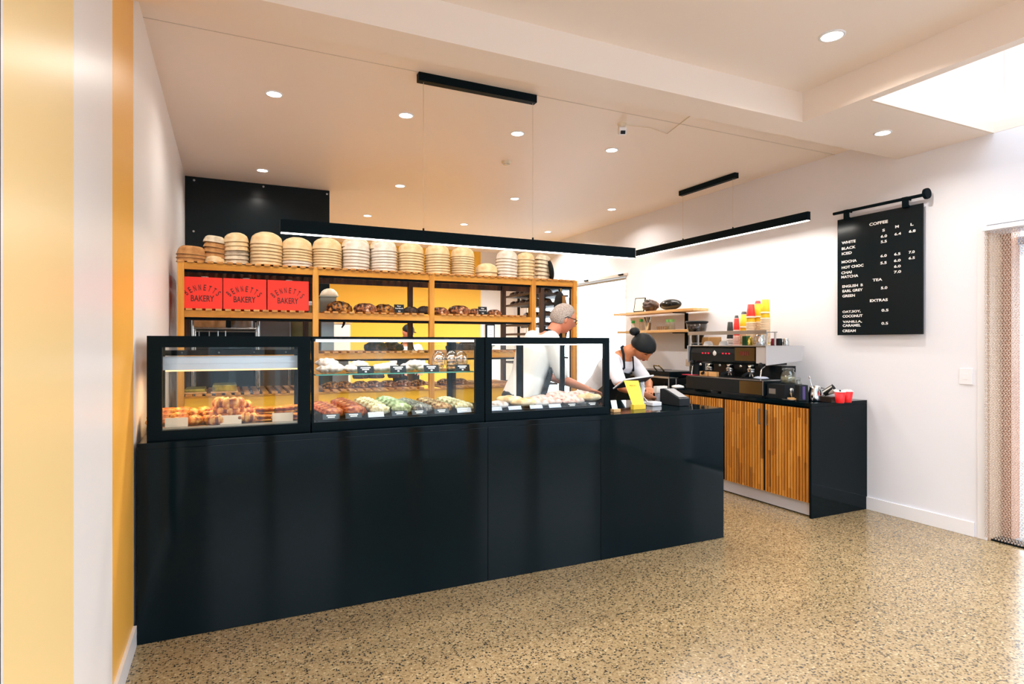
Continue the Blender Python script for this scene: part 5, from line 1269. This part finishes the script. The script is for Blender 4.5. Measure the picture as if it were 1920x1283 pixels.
for k, px in enumerate((1253, 1260)):
    y = atX(px, 605, 4.70).y
    t = thing('tall_glass', ['left', 'right'][k]+' tall glass with a green rim band on the lower wall shelf', 'glass', (4.70, y, SZ2), 0, 'green banded glasses')
    G().lathe([(0, 0.001), (0.038, 0.001), (0.030, 0.09)], (4.70, y, SZ2), 22).build('tumbler', glass_mat('tall_glass', (0.94, 0.97, 0.92, 1), 0.0, 2, 0.05), t)
    G().lathe([(0.0295, 0.0905), (0.0275, 0.125), (0.026, 0.125), (0.028, 0.0905)], (4.70, y, SZ2), 22).build('green_band', M('green_band', '#8ad07a', 0.3), t)

# ================================================================ till area on the front counter
CT = HC+0.001
p = atY(1156, 778, 3.33)
t = thing('card_holder', 'small timber block holding a white business card beside the right case', 'card holder', (p.x, 3.33, CT))
G().box(p.x-0.028, 3.32, CT, p.x+0.028, 3.36, CT+0.022).build('timber_base', mt['pale'], t, bevel=0.002)
Rl = Matrix.Rotation(-0.3, 3, 'X')
G().obox(Vector((p.x-0.004, 3.352, CT+0.050)), (0.045, 0.002, 0.06), Rl).build('card', mt['card'], t)
# yellow standee: sloping sheet with a folded foot
x0 = atY(1186, 760, 3.42).x; x1 = atY(1208, 760, 3.42).x
t = thing('yellow_menu_stand', 'yellow sloping table-top notice standing on the counter by the tablet', 'notice', ((x0+x1)/2, 3.45, CT))
top0, top1 = atY(1170, 714, 3.62), atY(1197, 714, 3.62)
g = G(); th = Vector((0, 0.003, 0)); A0, A1 = Vector((x0, 3.42, CT+0.035)), Vector((x1, 3.42, CT+0.035))
T0, T1 = top0, top1
vs = [A0, A1, T1, T0, A0+th, A1+th, T1+th, T0+th]
g.add(vs, [(0, 1, 2, 3), (7, 6, 5, 4), (0, 4, 5, 1), (1, 5, 6, 2), (2, 6, 7, 3), (3, 7, 4, 0)])
g.box(x0-0.001, 3.405, CT, x1+0.001, 3.44, CT+0.034)
g.build('folded_sheet', mt['sunny'], t)
def on_sheet(a, b): return (A0.lerp(A1, a)).lerp(T0.lerp(T1, a), b)
nrm = (A1-A0).cross(T0-A0).normalized()
if nrm.y > 0: nrm = -nrm
g = G(); c = on_sheet(0.5, 0.78)+nrm*0.003; add_text(g, 'MENU', c, (A1-A0).normalized(), (T0-A0).normalized(), width=(A1-A0).length*0.6, height=0.018, bold=0.02)
g.build('lettering', M('olive_print', '#8a7420', 0.6), t)
t['label'] = 'yellow sloping table-top notice standing on the counter by the tablet'
# tablet on a white stand
t = thing('till_tablet', 'white till tablet tilted on its stand behind the yellow notice', 'tablet', (2.95, 3.75, CT))
a, b = atY(1171, 712, 3.70), atY(1226, 704, 3.70)
Dn = (b-a).normalized(); back = Vector((0.25, 0.90, -0.42)).normalized(); back = (back-Dn*back.dot(Dn)).normalized(); up = Dn.cross(back).normalized()
Rt = Matrix((Dn, back, up)).transposed(); ctr = (a+b)/2+back*0.09
G().obox(ctr, ((b-a).length, 0.18, 0.011), Rt).build('tablet_body', mt['wp'], t, bevel=0.003)
G().obox(ctr-up*0.0062, ((b-a).length*0.92, 0.165, 0.001), Rt).build('tablet_back', mt['rubber'], t)
q = ctr+Dn*0.075
G().tube([q-up*0.008, q+Vector((0.01, 0.0, -0.05)), Vector((q.x+0.005, q.y+0.01, CT+0.01))], [0.022, 0.018, 0.02], 12).build('stand_neck', mt['wp'], t)
G().lathe([(0.055, 0), (0.055, 0.006), (0.03, 0.011), (0, 0.012)], (q.x+0.005, q.y+0.01, CT), 24).build('stand_foot', mt['wp'], t)
p0 = atY(1221, 742, 3.60)
t = thing('card_reader_dock', 'small white box on the counter wired to the tablet', 'card reader', (p0.x, 3.62, CT))
G().box(p0.x-0.042, 3.53, CT, p0.x+0.042, 3.61, CT+0.030).build('body', mt['wp'], t, bevel=0.006)
G().tube([(p0.x-0.015, 3.612, CT+0.02), (p0.x-0.005, 3.69, CT+0.06), (p0.x+0.02, 3.70, CT+0.12), (q.x, q.y-0.02, CT+0.15)], 0.0025, 8).build('cable', mt['wp'], t)
# receipt printer and terminal
pa = atY(1241, 745, 3.74)
t = thing('receipt_spike', 'grey bracket with a white receipt roll left of the card terminal', 'receipt holder', (pa.x, 3.66, CT))
G().box(pa.x-0.05, 3.74, CT+0.075, pa.x+0.055, 3.78, CT+0.125).build('receipt_paper', mt['card'], t)
G().box(pa.x-0.04, 3.745, CT, pa.x-0.012, 3.775, CT+0.0745).build('stem', M('light_grey_plastic', '#c9ccd4', 0.4), t, bevel=0.004)
G().tube([(pa.x+0.01, 3.76, CT+0.074), (pa.x+0.0, 3.73, CT+0.05), (pa.x+0.02, 3.72, CT+0.012)], 0.012, 10).build('bracket_arm', M('light_grey_arm', '#b9bcc8', 0.4), t)
pa = atY(1262, 757, 3.50); pb = atY(1287, 757, 3.50)
t = thing('card_terminal', 'black card payment terminal with a sloping keypad near the counter end', 'card terminal', ((pa.x+pb.x)/2, 3.52, CT))
g = G(); w = 0.075; cx = (pa.x+pb.x)/2-0.01
prism = [(3.44, CT), (3.66, CT), (3.66, CT+0.115), (3.62, CT+0.12), (3.44, CT+0.055)]
My = Matrix(((0, 0, 1), (1, 0, 0), (0, 1, 0)))
g.prism(prism, 0.10, (cx-0.045, 0, 0), My); g.build('terminal_body', mt['rubber'], t, bevel=0.004)
sl = math.atan2(0.065, 0.18)
G().obox((cx+0.005, 3.53, CT+0.0905), (0.075, 0.15, 0.002), Matrix.Rotation(sl, 3, 'X')).build('keypad', M('grey_keypad', '#8f8f92', 0.5), t)
# leather-look orange cloth / paper bags beside the notice
# ================================================================ people
SKIN = {'m': M('man_skin', '#c98265', 0.5, mix=('#b96c50', 9, 0.35, 0.7)), 'w': M('woman_skin', '#b8734a', 0.5)}
def loft(g, secs, seg=26, m=0):
    """secs: (centre, side vector, front vector, half width, half depth)"""
    vs = []
    for (c, s, f, a, b) in secs:
        for k in range(seg):
            t = 2*PI*k/seg; ex = 0.85
            cs, sn = math.cos(t), math.sin(t)
            vs.append(Vector(c)+Vector(s)*a*math.copysign(abs(cs)**ex, cs)+Vector(f)*b*math.copysign(abs(sn)**ex, sn))
    n = len(secs); fs = []
    for i in range(n-1):
        for k in range(seg):
            k2 = (k+1) % seg; fs.append((i*seg+k, i*seg+k2, (i+1)*seg+k2, (i+1)*seg+k))
    fs.append(tuple(reversed(range(seg)))); fs.append(tuple((n-1)*seg+k for k in range(seg)))
    g.add(vs, fs, m, True)
def head_pt(u):
    x, y, z = u.x, u.y, u.z                        # x forward, y to the left, z up
    p = Vector((x*0.098, y*0.076, z*0.118))
    if z < 0: p.y *= 1-0.34*(-z)**1.3
    if z < -0.2 and x < 0: p.x *= 1-0.55*(-z-0.2)
    if x < 0 and z > -0.3: p.x *= 1.06
    def gs(cy, cz, wy, wz): return math.exp(-((y-cy)/wy)**2-((z-cz)/wz)**2) if x > 0 else 0
    p.x += 0.030*gs(0, -0.22, 0.13, 0.13)+0.012*gs(0, 0.0, 0.10, 0.20)           # nose
    p.x += 0.006*gs(0, 0.20, 0.55, 0.10)                                          # brow
    p.x -= 0.010*gs(0.42, 0.04, 0.18, 0.11)+0.010*gs(-0.42, 0.04, 0.18, 0.11)     # eye sockets
    p.x += 0.007*gs(0, -0.50, 0.26, 0.07)                                         # lips
    p.x += 0.012*gs(0, -0.80, 0.30, 0.16)                                         # chin
    return p
def head_into(g, c, R, s=1.0, k=1.0):
    vs0 = []
    g.ell(c, (1, 1, 1), 40, 30, fn=lambda u, p: R @ (head_pt(u)*s*k))
    for sd in (1, -1):
        g.ell(Vector(c)+R @ (Vector((-0.004, sd*0.077, -0.008))*s), (0.017*s, 0.008*s, 0.032*s), 16, 12, mat=R @ Matrix.Rotation(0.35*-sd, 3, 'Z') @ Matrix.Rotation(-0.15, 3, 'Y'))
        g.ell(Vector(c)+R @ (Vector((-0.006, sd*0.082, -0.006))*s), (0.012*s, 0.006*s, 0.022*s), 12, 8, mat=R)
def hair_shell(c, R, s, keep, off, mat, parent, name='hair', rough_=0.0):
    g = G(); seg, rings = 48, 34; vs = []; ok = {}
    for i in range(rings+1):
        th = PI*i/rings
        for k in range(seg):
            a = 2*PI*k/seg; u = Vector((math.sin(th)*math.cos(a), math.sin(th)*math.sin(a), -math.cos(th)))
            kk = keep(u); p = head_pt(u); o_ = off*max(0.0, min(1.0, kk*6))+(-0.004 if kk <= 0 else 0)
            o_ += rough_*noise.noise(u*9)*(kk > 0)
            nn = Vector((p.x/0.098, p.y/0.076, p.z/0.118)).normalized()
            vs.append(Vector(c)+R @ ((p+nn*o_)*s)); ok[(i, k)] = kk > -0.15
    fs = []
    for i in range(rings):
        for k in range(seg):
            k2 = (k+1) % seg
            if ok[(i, k)] and ok[(i, k2)] and ok[(i+1, k)] and ok[(i+1, k2)]: fs.append((i*seg+k, i*seg+k2, (i+1)*seg+k2, (i+1)*seg+k))
    g.add(vs, fs, 0, True); return g.build(name, mat, parent, mods=[('SOLIDIFY', dict(thickness=0.004, offset=-1))])
def hand_into(g, wrist, d, palm, side, s=1.0, curl=0.3, spread=0.14):
    """d: towards fingertips, palm: palm normal, side: towards the thumb"""
    d = Vector(d).normalized(); palm = Vector(palm); palm = (palm-d*palm.dot(d)).normalized(); th = Vector(side); th = (th-d*th.dot(d)-palm*th.dot(palm)).normalized(); w = Vector(wrist)
    R = Matrix((d, th, palm)).transposed()
    g.ell(w+d*0.048*s, (0.055*s, 0.040*s, 0.015*s), 20, 12, mat=R)
    for i, (o, L, r) in enumerate(((0.030, 0.072, 0.0085), (0.010, 0.080, 0.009), (-0.010, 0.074, 0.0085), (-0.029, 0.058, 0.0075))):
        b = w+d*0.088*s+th*o*s; dd = (d+th*(o*spread/0.03)).normalized()
        m1 = b+(dd*math.cos(curl*0.5)+palm*math.sin(curl*0.5))*L*0.5*s; m2 = m1+(dd*math.cos(curl*1.4)+palm*math.sin(curl*1.4))*L*0.28*s; e = m2+(dd*math.cos(curl*2.2)+palm*math.sin(curl*2.2))*L*0.22*s
        g.rcone(w+d*0.06*s+th*o*0.9*s, r*1.1*s, b, r*s, 10); g.rcone(b, r*s, m1, r*0.95*s, 10); g.rcone(m1, r*0.95*s, m2, r*0.88*s, 10); g.rcone(m2, r*0.88*s, e, r*0.75*s, 10)
    a = w+d*0.022*s+th*0.028*s; b = a+(d*0.6+th*0.75+palm*0.25).normalized()*0.042*s; e = b+(d*0.9+th*0.35+palm*0.3).normalized()*0.032*s
    g.rcone(a, 0.013*s, b, 0.0105*s, 12); g.rcone(b, 0.0105*s, e, 0.0085*s, 12)
def person(lab, skin, P, R, hs, shirt_m, apron_m, trouser_m, loc):
    """P: joint positions; R: head rotation"""
    t = thing('person', lab, 'person', loc)
    V = {k: Vector(v) for k, v in P.items() if k not in ('w', 'sleeve', 'handL', 'handR')}
    ax = (V['chest']-V['hip']).normalized(); sd = (V['shL']-V['shR']).normalized(); fr = sd.cross(ax).normalized()*1.0
    if fr.dot(Vector(P['front'])) < 0: fr = -fr
    g = G()
    hipc = V['hip']; ch = V['chest']; nk = V['neck']; mid = hipc.lerp(ch, 0.5)
    secs = [(hipc-ax*0.10, sd, fr, 0.13, 0.09), (hipc, sd, fr, 0.165, 0.115), (hipc.lerp(mid, 0.6), sd, fr, 0.150, 0.105), (mid, sd, fr, 0.142, 0.10), (ch, sd, fr, 0.165, 0.115),
            (ch.lerp(nk, 0.55), sd, fr, 0.155, 0.095), (ch.lerp(nk, 0.85), sd, fr, 0.085, 0.065)]
    secs = [(c, s, f, a*P['w'], b*P['w']) for c, s, f, a, b in secs]
    loft(g, secs)
    hb = V['head']+R @ Vector((-0.03, 0, -0.055))*hs
    g.rcone(ch.lerp(nk, 0.6), 0.065, nk, 0.056, 20); g.rcone(nk, 0.057, hb, 0.052, 20)
    head_into(g, V['head'], R, hs)
    arm = []
    for q in ('L', 'R'):
        g.rcone(V['sh'+q], 0.052*P['w'], V['el'+q], 0.039, 16); g.rcone(V['el'+q], 0.040, V['wr'+q], 0.026, 16); g.rcone(V['sh'+q], 0.052*P['w'], ch.lerp(nk, 0.4), 0.055, 16)
        dv, pl, sv, cu = P['hand'+q]; hand_into(g, V['wr'+q], dv, pl, sv, 0.95, cu)
        g.rcone(V['hi'+q], 0.082*P['w'], V['kn'+q], 0.056, 16); g.rcone(V['kn'+q], 0.054, V['an'+q], 0.038, 16)
    g.build('body', skin, t, mods=[('REMESH', dict(mode='VOXEL', voxel_size=0.006, use_smooth_shade=True)), ('SMOOTH', dict(factor=0.5, iterations=4))])
    # shirt
    g = G(); k = 1.09
    loft(g, [(c, s, f, a*k+0.008, b*k+0.008) for c, s, f, a, b in secs[1:6]] + [(secs[6][0]-ax*0.012, sd, fr, secs[6][3]*1.02, secs[6][4]*1.05)])
    for q in ('L', 'R'):
        e = V['sh'+q].lerp(V['el'+q], P['sleeve']); g.rcone(V['sh'+q], 0.066*P['w'], e, 0.058, 16); g.rcone(V['sh'+q], 0.064*P['w'], ch.lerp(nk, 0.42), 0.066, 16)
    g.build('shirt', shirt_m, t, mods=[('REMESH', dict(mode='VOXEL', voxel_size=0.008, use_smooth_shade=True)), ('SMOOTH', dict(factor=0.5, iterations=3))])
    # trousers and shoes
    g = G()
    loft(g, [(hipc-ax*0.13, sd, fr, 0.14, 0.10), (hipc-ax*0.02, sd, fr, 0.185*P['w'], 0.135*P['w']), (hipc+ax*0.03, sd, fr, 0.18*P['w'], 0.13*P['w'])])
    for q in ('L', 'R'):
        g.rcone(V['hi'+q], 0.092*P['w'], V['kn'+q], 0.068, 16); g.rcone(V['kn'+q], 0.068, V['an'+q]+Vector((0, 0, 0.02)), 0.056, 16)
    g.build('trousers', trouser_m, t, mods=[('REMESH', dict(mode='VOXEL', voxel_size=0.010, use_smooth_shade=True))])
    f0 = Vector(P['front']); f0.z = 0; f0.normalize()
    for q in ('L', 'R'):
        a = V['an'+q]; g = G(); g.rcone((a.x, a.y, 0.048), 0.044, (a.x+f0.x*0.13, a.y+f0.y*0.13, 0.036), 0.036, 16)
        g.v = [(x, y, max(z, 0.002)) for x, y, z in g.v]; g.build('shoe', mt['rubber'], t)
    # apron: a shell in front of the torso, and straps
    g = G(); rows = []
    lv = [(-0.42, 1.25, 1.1), (-0.25, 1.22, 1.1), (0.0, 1.16, 1.1), (0.35, 1.14, 1.05), (0.6, 1.13, 0.95), (0.9, 1.13, 0.85), (1.12, 1.13, 0.72)] + ([(1.34, 1.10, 0.60)] if P['w'] < 0.98 else [])
    L_ = (ch-hipc).length
    for (f, kk, hw) in lv:
        c = hipc+ax*L_*f if f > 0 else hipc+Vector((0, 0, 1))*L_*f*1.6
        a, b = (0.165, 0.125) if f < 1 else (0.155, 0.11); a *= P['w']; b *= P['w']; row = []
        for j in range(13):
            th = PI/2+(j-6)/6*hw*1.15; row.append(c+sd*math.cos(th)*(a*kk+0.020)+fr*math.sin(th)*(b*kk+0.022))
        rows.append(row)
    vs = [p for r in rows for p in r]; fs = []
    for i in range(len(rows)-1):
        for j in range(12): fs.append((i*13+j, i*13+j+1, (i+1)*13+j+1, (i+1)*13+j))
    g.add(vs, fs, 0, True)
    ap = g.build('apron', apron_m, t, mods=[('SOLIDIFY', dict(thickness=0.006, offset=1)), ('SUBSURF', dict(levels=1, render_levels=1))])
    for j, sg in ((12, -1), (0, 1)):
        p_ = rows[-1][j]; nkb = nk-fr*0.055-ax*0.005+sd*(-sg*-0.0)
        s_ = 1 if (p_-ch).dot(sd) > 0 else -1
        G().tube([p_, ch.lerp(nk, 0.55)+sd*s_*0.085+fr*0.098, ch.lerp(nk, 0.92)+sd*s_*0.082+fr*0.015, nk+sd*s_*0.05-fr*0.05, nk-fr*0.066], 0.011, 8).build('strap', apron_m, ap)
    return t
def headrot(yaw, pitch, roll=0):
    return Matrix.Rotation(yaw, 3, 'Z') @ Matrix.Rotation(pitch, 3, 'Y') @ Matrix.Rotation(roll, 3, 'X')
black_cloth = M('black_apron', (0.010, 0.013, 0.016, 1), 0.85, spec=0.1); white_cloth = M('white_cotton', '#eeeaea', 0.85, bump=(14, 0.4)); lilac_cloth = M('pale_grey_cotton', '#dedfe8', 0.85, bump=(12, 0.5))
dark_trs = M('dark_trousers', '#22262c', 0.9)
# --- the grey-haired man, working to the right, leaning forward
hc = atY(1056, 598, 4.28)
Rm = headrot(math.radians(-8), math.radians(18))
b = Vector((hc.x-0.36, 4.33, 0.95))
P = dict(w=1.1, sleeve=0.85, front=(1, -0.1, 0), hip=b, chest=(hc.x-0.235, 4.32, 1.33), neck=(hc.x-0.09, 4.30, 1.485), head=hc,
         shL=(hc.x-0.17, 4.50, 1.435), shR=(hc.x-0.20, 4.13, 1.425), elL=(hc.x-0.05, 4.53, 1.13), elR=(hc.x-0.10, 4.115, 1.11), wrL=(hc.x+0.17, 4.42, 1.04), wrR=(hc.x+0.14, 4.12, 1.02),
         hiL=(b.x, 4.42, 0.90), hiR=(b.x, 4.24, 0.90), knL=(b.x+0.03, 4.43, 0.50), knR=(b.x+0.02, 4.23, 0.50), anL=(b.x-0.02, 4.43, 0.09), anR=(b.x-0.02, 4.23, 0.09),
         handL=((1, -0.2, -0.2), (0, 0, -1), (0, -1, 0), 0.4), handR=((1, 0.1, -0.2), (0, 0, -1), (0, 1, 0), 0.4))
man = person('grey-haired man in glasses, white shirt and black apron, leaning right behind the cases', SKIN['m'], P, Rm, 1.02, white_cloth, black_cloth, dark_trs, (b.x, 4.33, 0))
grey = M('short_grey_hair', '#7d6e66', 0.8, mix=('#a99e97', 160, 0.4, 0.6))
hair_shell(hc, Rm, 1.02, lambda u: (0.62*u.z-0.75*u.x+0.12) if u.z > -0.45 else -1, 0.010, grey, man, rough_=0.003)
def face_bits(t, c, R, s, skin_dark, lip, lid=None):
    for sd in (1, -1):
        e = G().ell(Vector(c)+R @ (Vector((0.079, sd*0.031, 0.006))*s), (0.011*s, 0.013*s, 0.010*s), 14, 10, mat=R).build('eye', lid or M('eye_white', '#e9e4df', 0.2), t)
        if not lid: G().ell(Vector(c)+R @ (Vector((0.0885, sd*0.031, 0.005))*s), (0.003*s, 0.006*s, 0.006*s), 10, 8, mat=R).build('iris', mt['rubber'], e)
        G().tube([Vector(c)+R @ (Vector(q)*s) for q in ((0.090, sd*0.016, 0.026), (0.090, sd*0.032, 0.031), (0.078, sd*0.048, 0.027))], 0.003*s, 6).build('eyebrow', skin_dark, t)
    G().ell(Vector(c)+R @ (Vector((0.094, 0, -0.060))*s), (0.006*s, 0.022*s, 0.006*s), 16, 8, mat=R).build('lips', lip, t)
face_bits(man, hc, Rm, 1.02, M('grey_brow', '#8a7a70', 0.8), M('lip_man', '#b06658', 0.5))
gl = None
g = G()
for sd in (1, -1):
    ring = [Vector(hc)+Rm @ (Vector((0.108, sd*0.034+0.024*math.cos(2*PI*k/20), 0.004+0.017*math.sin(2*PI*k/20)))*1.02) for k in range(21)]
    g.tube(ring, 0.0026, 8, cap=False)
    g.tube([Vector(hc)+Rm @ (Vector(q)*1.02) for q in ((0.107, sd*0.058, 0.010), (0.09, sd*0.080, 0.012), (0.0, sd*0.088, 0.014), (-0.02, sd*0.088, -0.002))], 0.003, 8)
g.tube([Vector(hc)+Rm @ (Vector((0.110, y_, 0.008))*1.02) for y_ in (-0.011, 0, 0.011)], 0.0025, 6)
g.build('glasses', mt['rubber'], man)
# --- the woman bending over the till
hw = atY(1205, 652, 4.14)
Rw = headrot(math.radians(-74), math.radians(56), math.radians(10))
b = Vector((hw.x-0.20, 4.56, 0.93))
P = dict(w=0.97, sleeve=0.75, front=(0.45, -0.9, 0), hip=b, chest=(hw.x-0.155, 4.36, 1.155), neck=(hw.x-0.09, 4.225, 1.325), head=hw,
         shL=(hw.x+0.035, 4.36, 1.245), shR=(hw.x-0.275, 4.20, 1.255), elL=(hw.x+0.12, 4.22, 1.05), elR=(hw.x-0.30, 4.03, 1.04), wrL=(hw.x+0.03, 4.09, 1.015), wrR=(hw.x-0.19, 3.80, 0.975),
         hiL=(b.x+0.08, 4.62, 0.88), hiR=(b.x-0.09, 4.54, 0.88), knL=(b.x+0.10, 4.56, 0.48), knR=(b.x-0.09, 4.50, 0.48), anL=(b.x+0.10, 4.64, 0.09), anR=(b.x-0.09, 4.58, 0.09),
         handL=((-0.5, -0.8, -0.15), (0, 0, -1), (-1, 0.3, 0), 0.3), handR=((0.95, -0.25, -0.25), (0, 0, -1), (0.3, 0.9, 0), 0.35))
wo = person('dark-haired woman with a bun in a black apron bending over the till tablet', SKIN['w'], P, Rw, 0.98, lilac_cloth, black_cloth, dark_trs, (b.x, 4.56, 0))
bh = M('black_hair', (0.007, 0.010, 0.012, 1), 0.55, spec=0.2)
hair_shell(hw, Rw, 0.98, lambda u: 0.80*u.z-0.42*u.x+0.10 if u.z > -0.65 else -1, 0.020, bh, wo, rough_=0.002)
bc = atY(1190, 622, 4.20)
G().ell(bc, (0.045, 0.045, 0.036), 24, 16, fn=lambda u, p: p*(1+0.08*noise.noise(u*5))).build('hair_bun', bh, wo)
face_bits(wo, hw, Rw, 0.98, bh, M('lip_woman', '#a05048', 0.5), SKIN['w'])
G().obox(Vector(P['chest'])+Vector((0.085, -0.135, 0.075)), (0.045, 0.002, 0.02), Matrix.Rotation(math.radians(25), 3, 'Z')).build('red_name_print', M('red_print', '#b84a4a', 0.7), wo)
# orange leather pouch / paper bag beside the yellow notice
def fpouch(u, p): return Vector((p.x*(1+0.1*noise.noise(u*3)), p.y, p.z*(1+0.35*noise.noise(u*2.5))))
# --- baker far behind in the kitchen, black cap
hb = atY(765, 624, 8.6)
Rb = headrot(math.radians(-70), math.radians(15))
bx = hb.x; by = 8.7
P = dict(w=1.0, sleeve=0.8, front=(0.2, -1, 0), hip=(bx, by+0.05, 0.88), chest=(bx, by+0.02, 1.20), neck=(bx, by-0.02, 1.40), head=hb,
         shL=(bx+0.18, by, 1.32), shR=(bx-0.18, by, 1.32), elL=(bx+0.22, by-0.08, 1.06), elR=(bx-0.22, by-0.08, 1.06), wrL=(bx+0.12, by-0.28, 0.98), wrR=(bx-0.12, by-0.28, 0.98),
         hiL=(bx+0.09, by+0.05, 0.84), hiR=(bx-0.09, by+0.05, 0.84), knL=(bx+0.09, by, 0.46), knR=(bx-0.09, by, 0.46), anL=(bx+0.09, by+0.04, 0.09), anR=(bx-0.09, by+0.04, 0.09),
         handL=((-0.2, -1, -0.2), (0, 0, -1), (-1, 0, 0), 0.3), handR=((0.2, -1, -0.2), (0, 0, -1), (1, 0, 0), 0.3))
bk3 = person('baker in a black cap working far back before the yellow wall', SKIN['m'], P, Rb, 0.98, white_cloth, black_cloth, dark_trs, (bx, by, 0))
hair_shell(hb, Rb, 0.98, lambda u: u.z-0.18, 0.014, mt['rubber'], bk3, name='cap')
G().ell(Vector(hb)+Rb @ Vector((0.10, 0, 0.035)), (0.055, 0.065, 0.005), 20, 8, mat=Rb).build('cap_peak', mt['rubber'], bk3)
face_bits(bk3, hb, Rb, 0.98, bh, M('lip_baker', '#a8604f', 0.5))
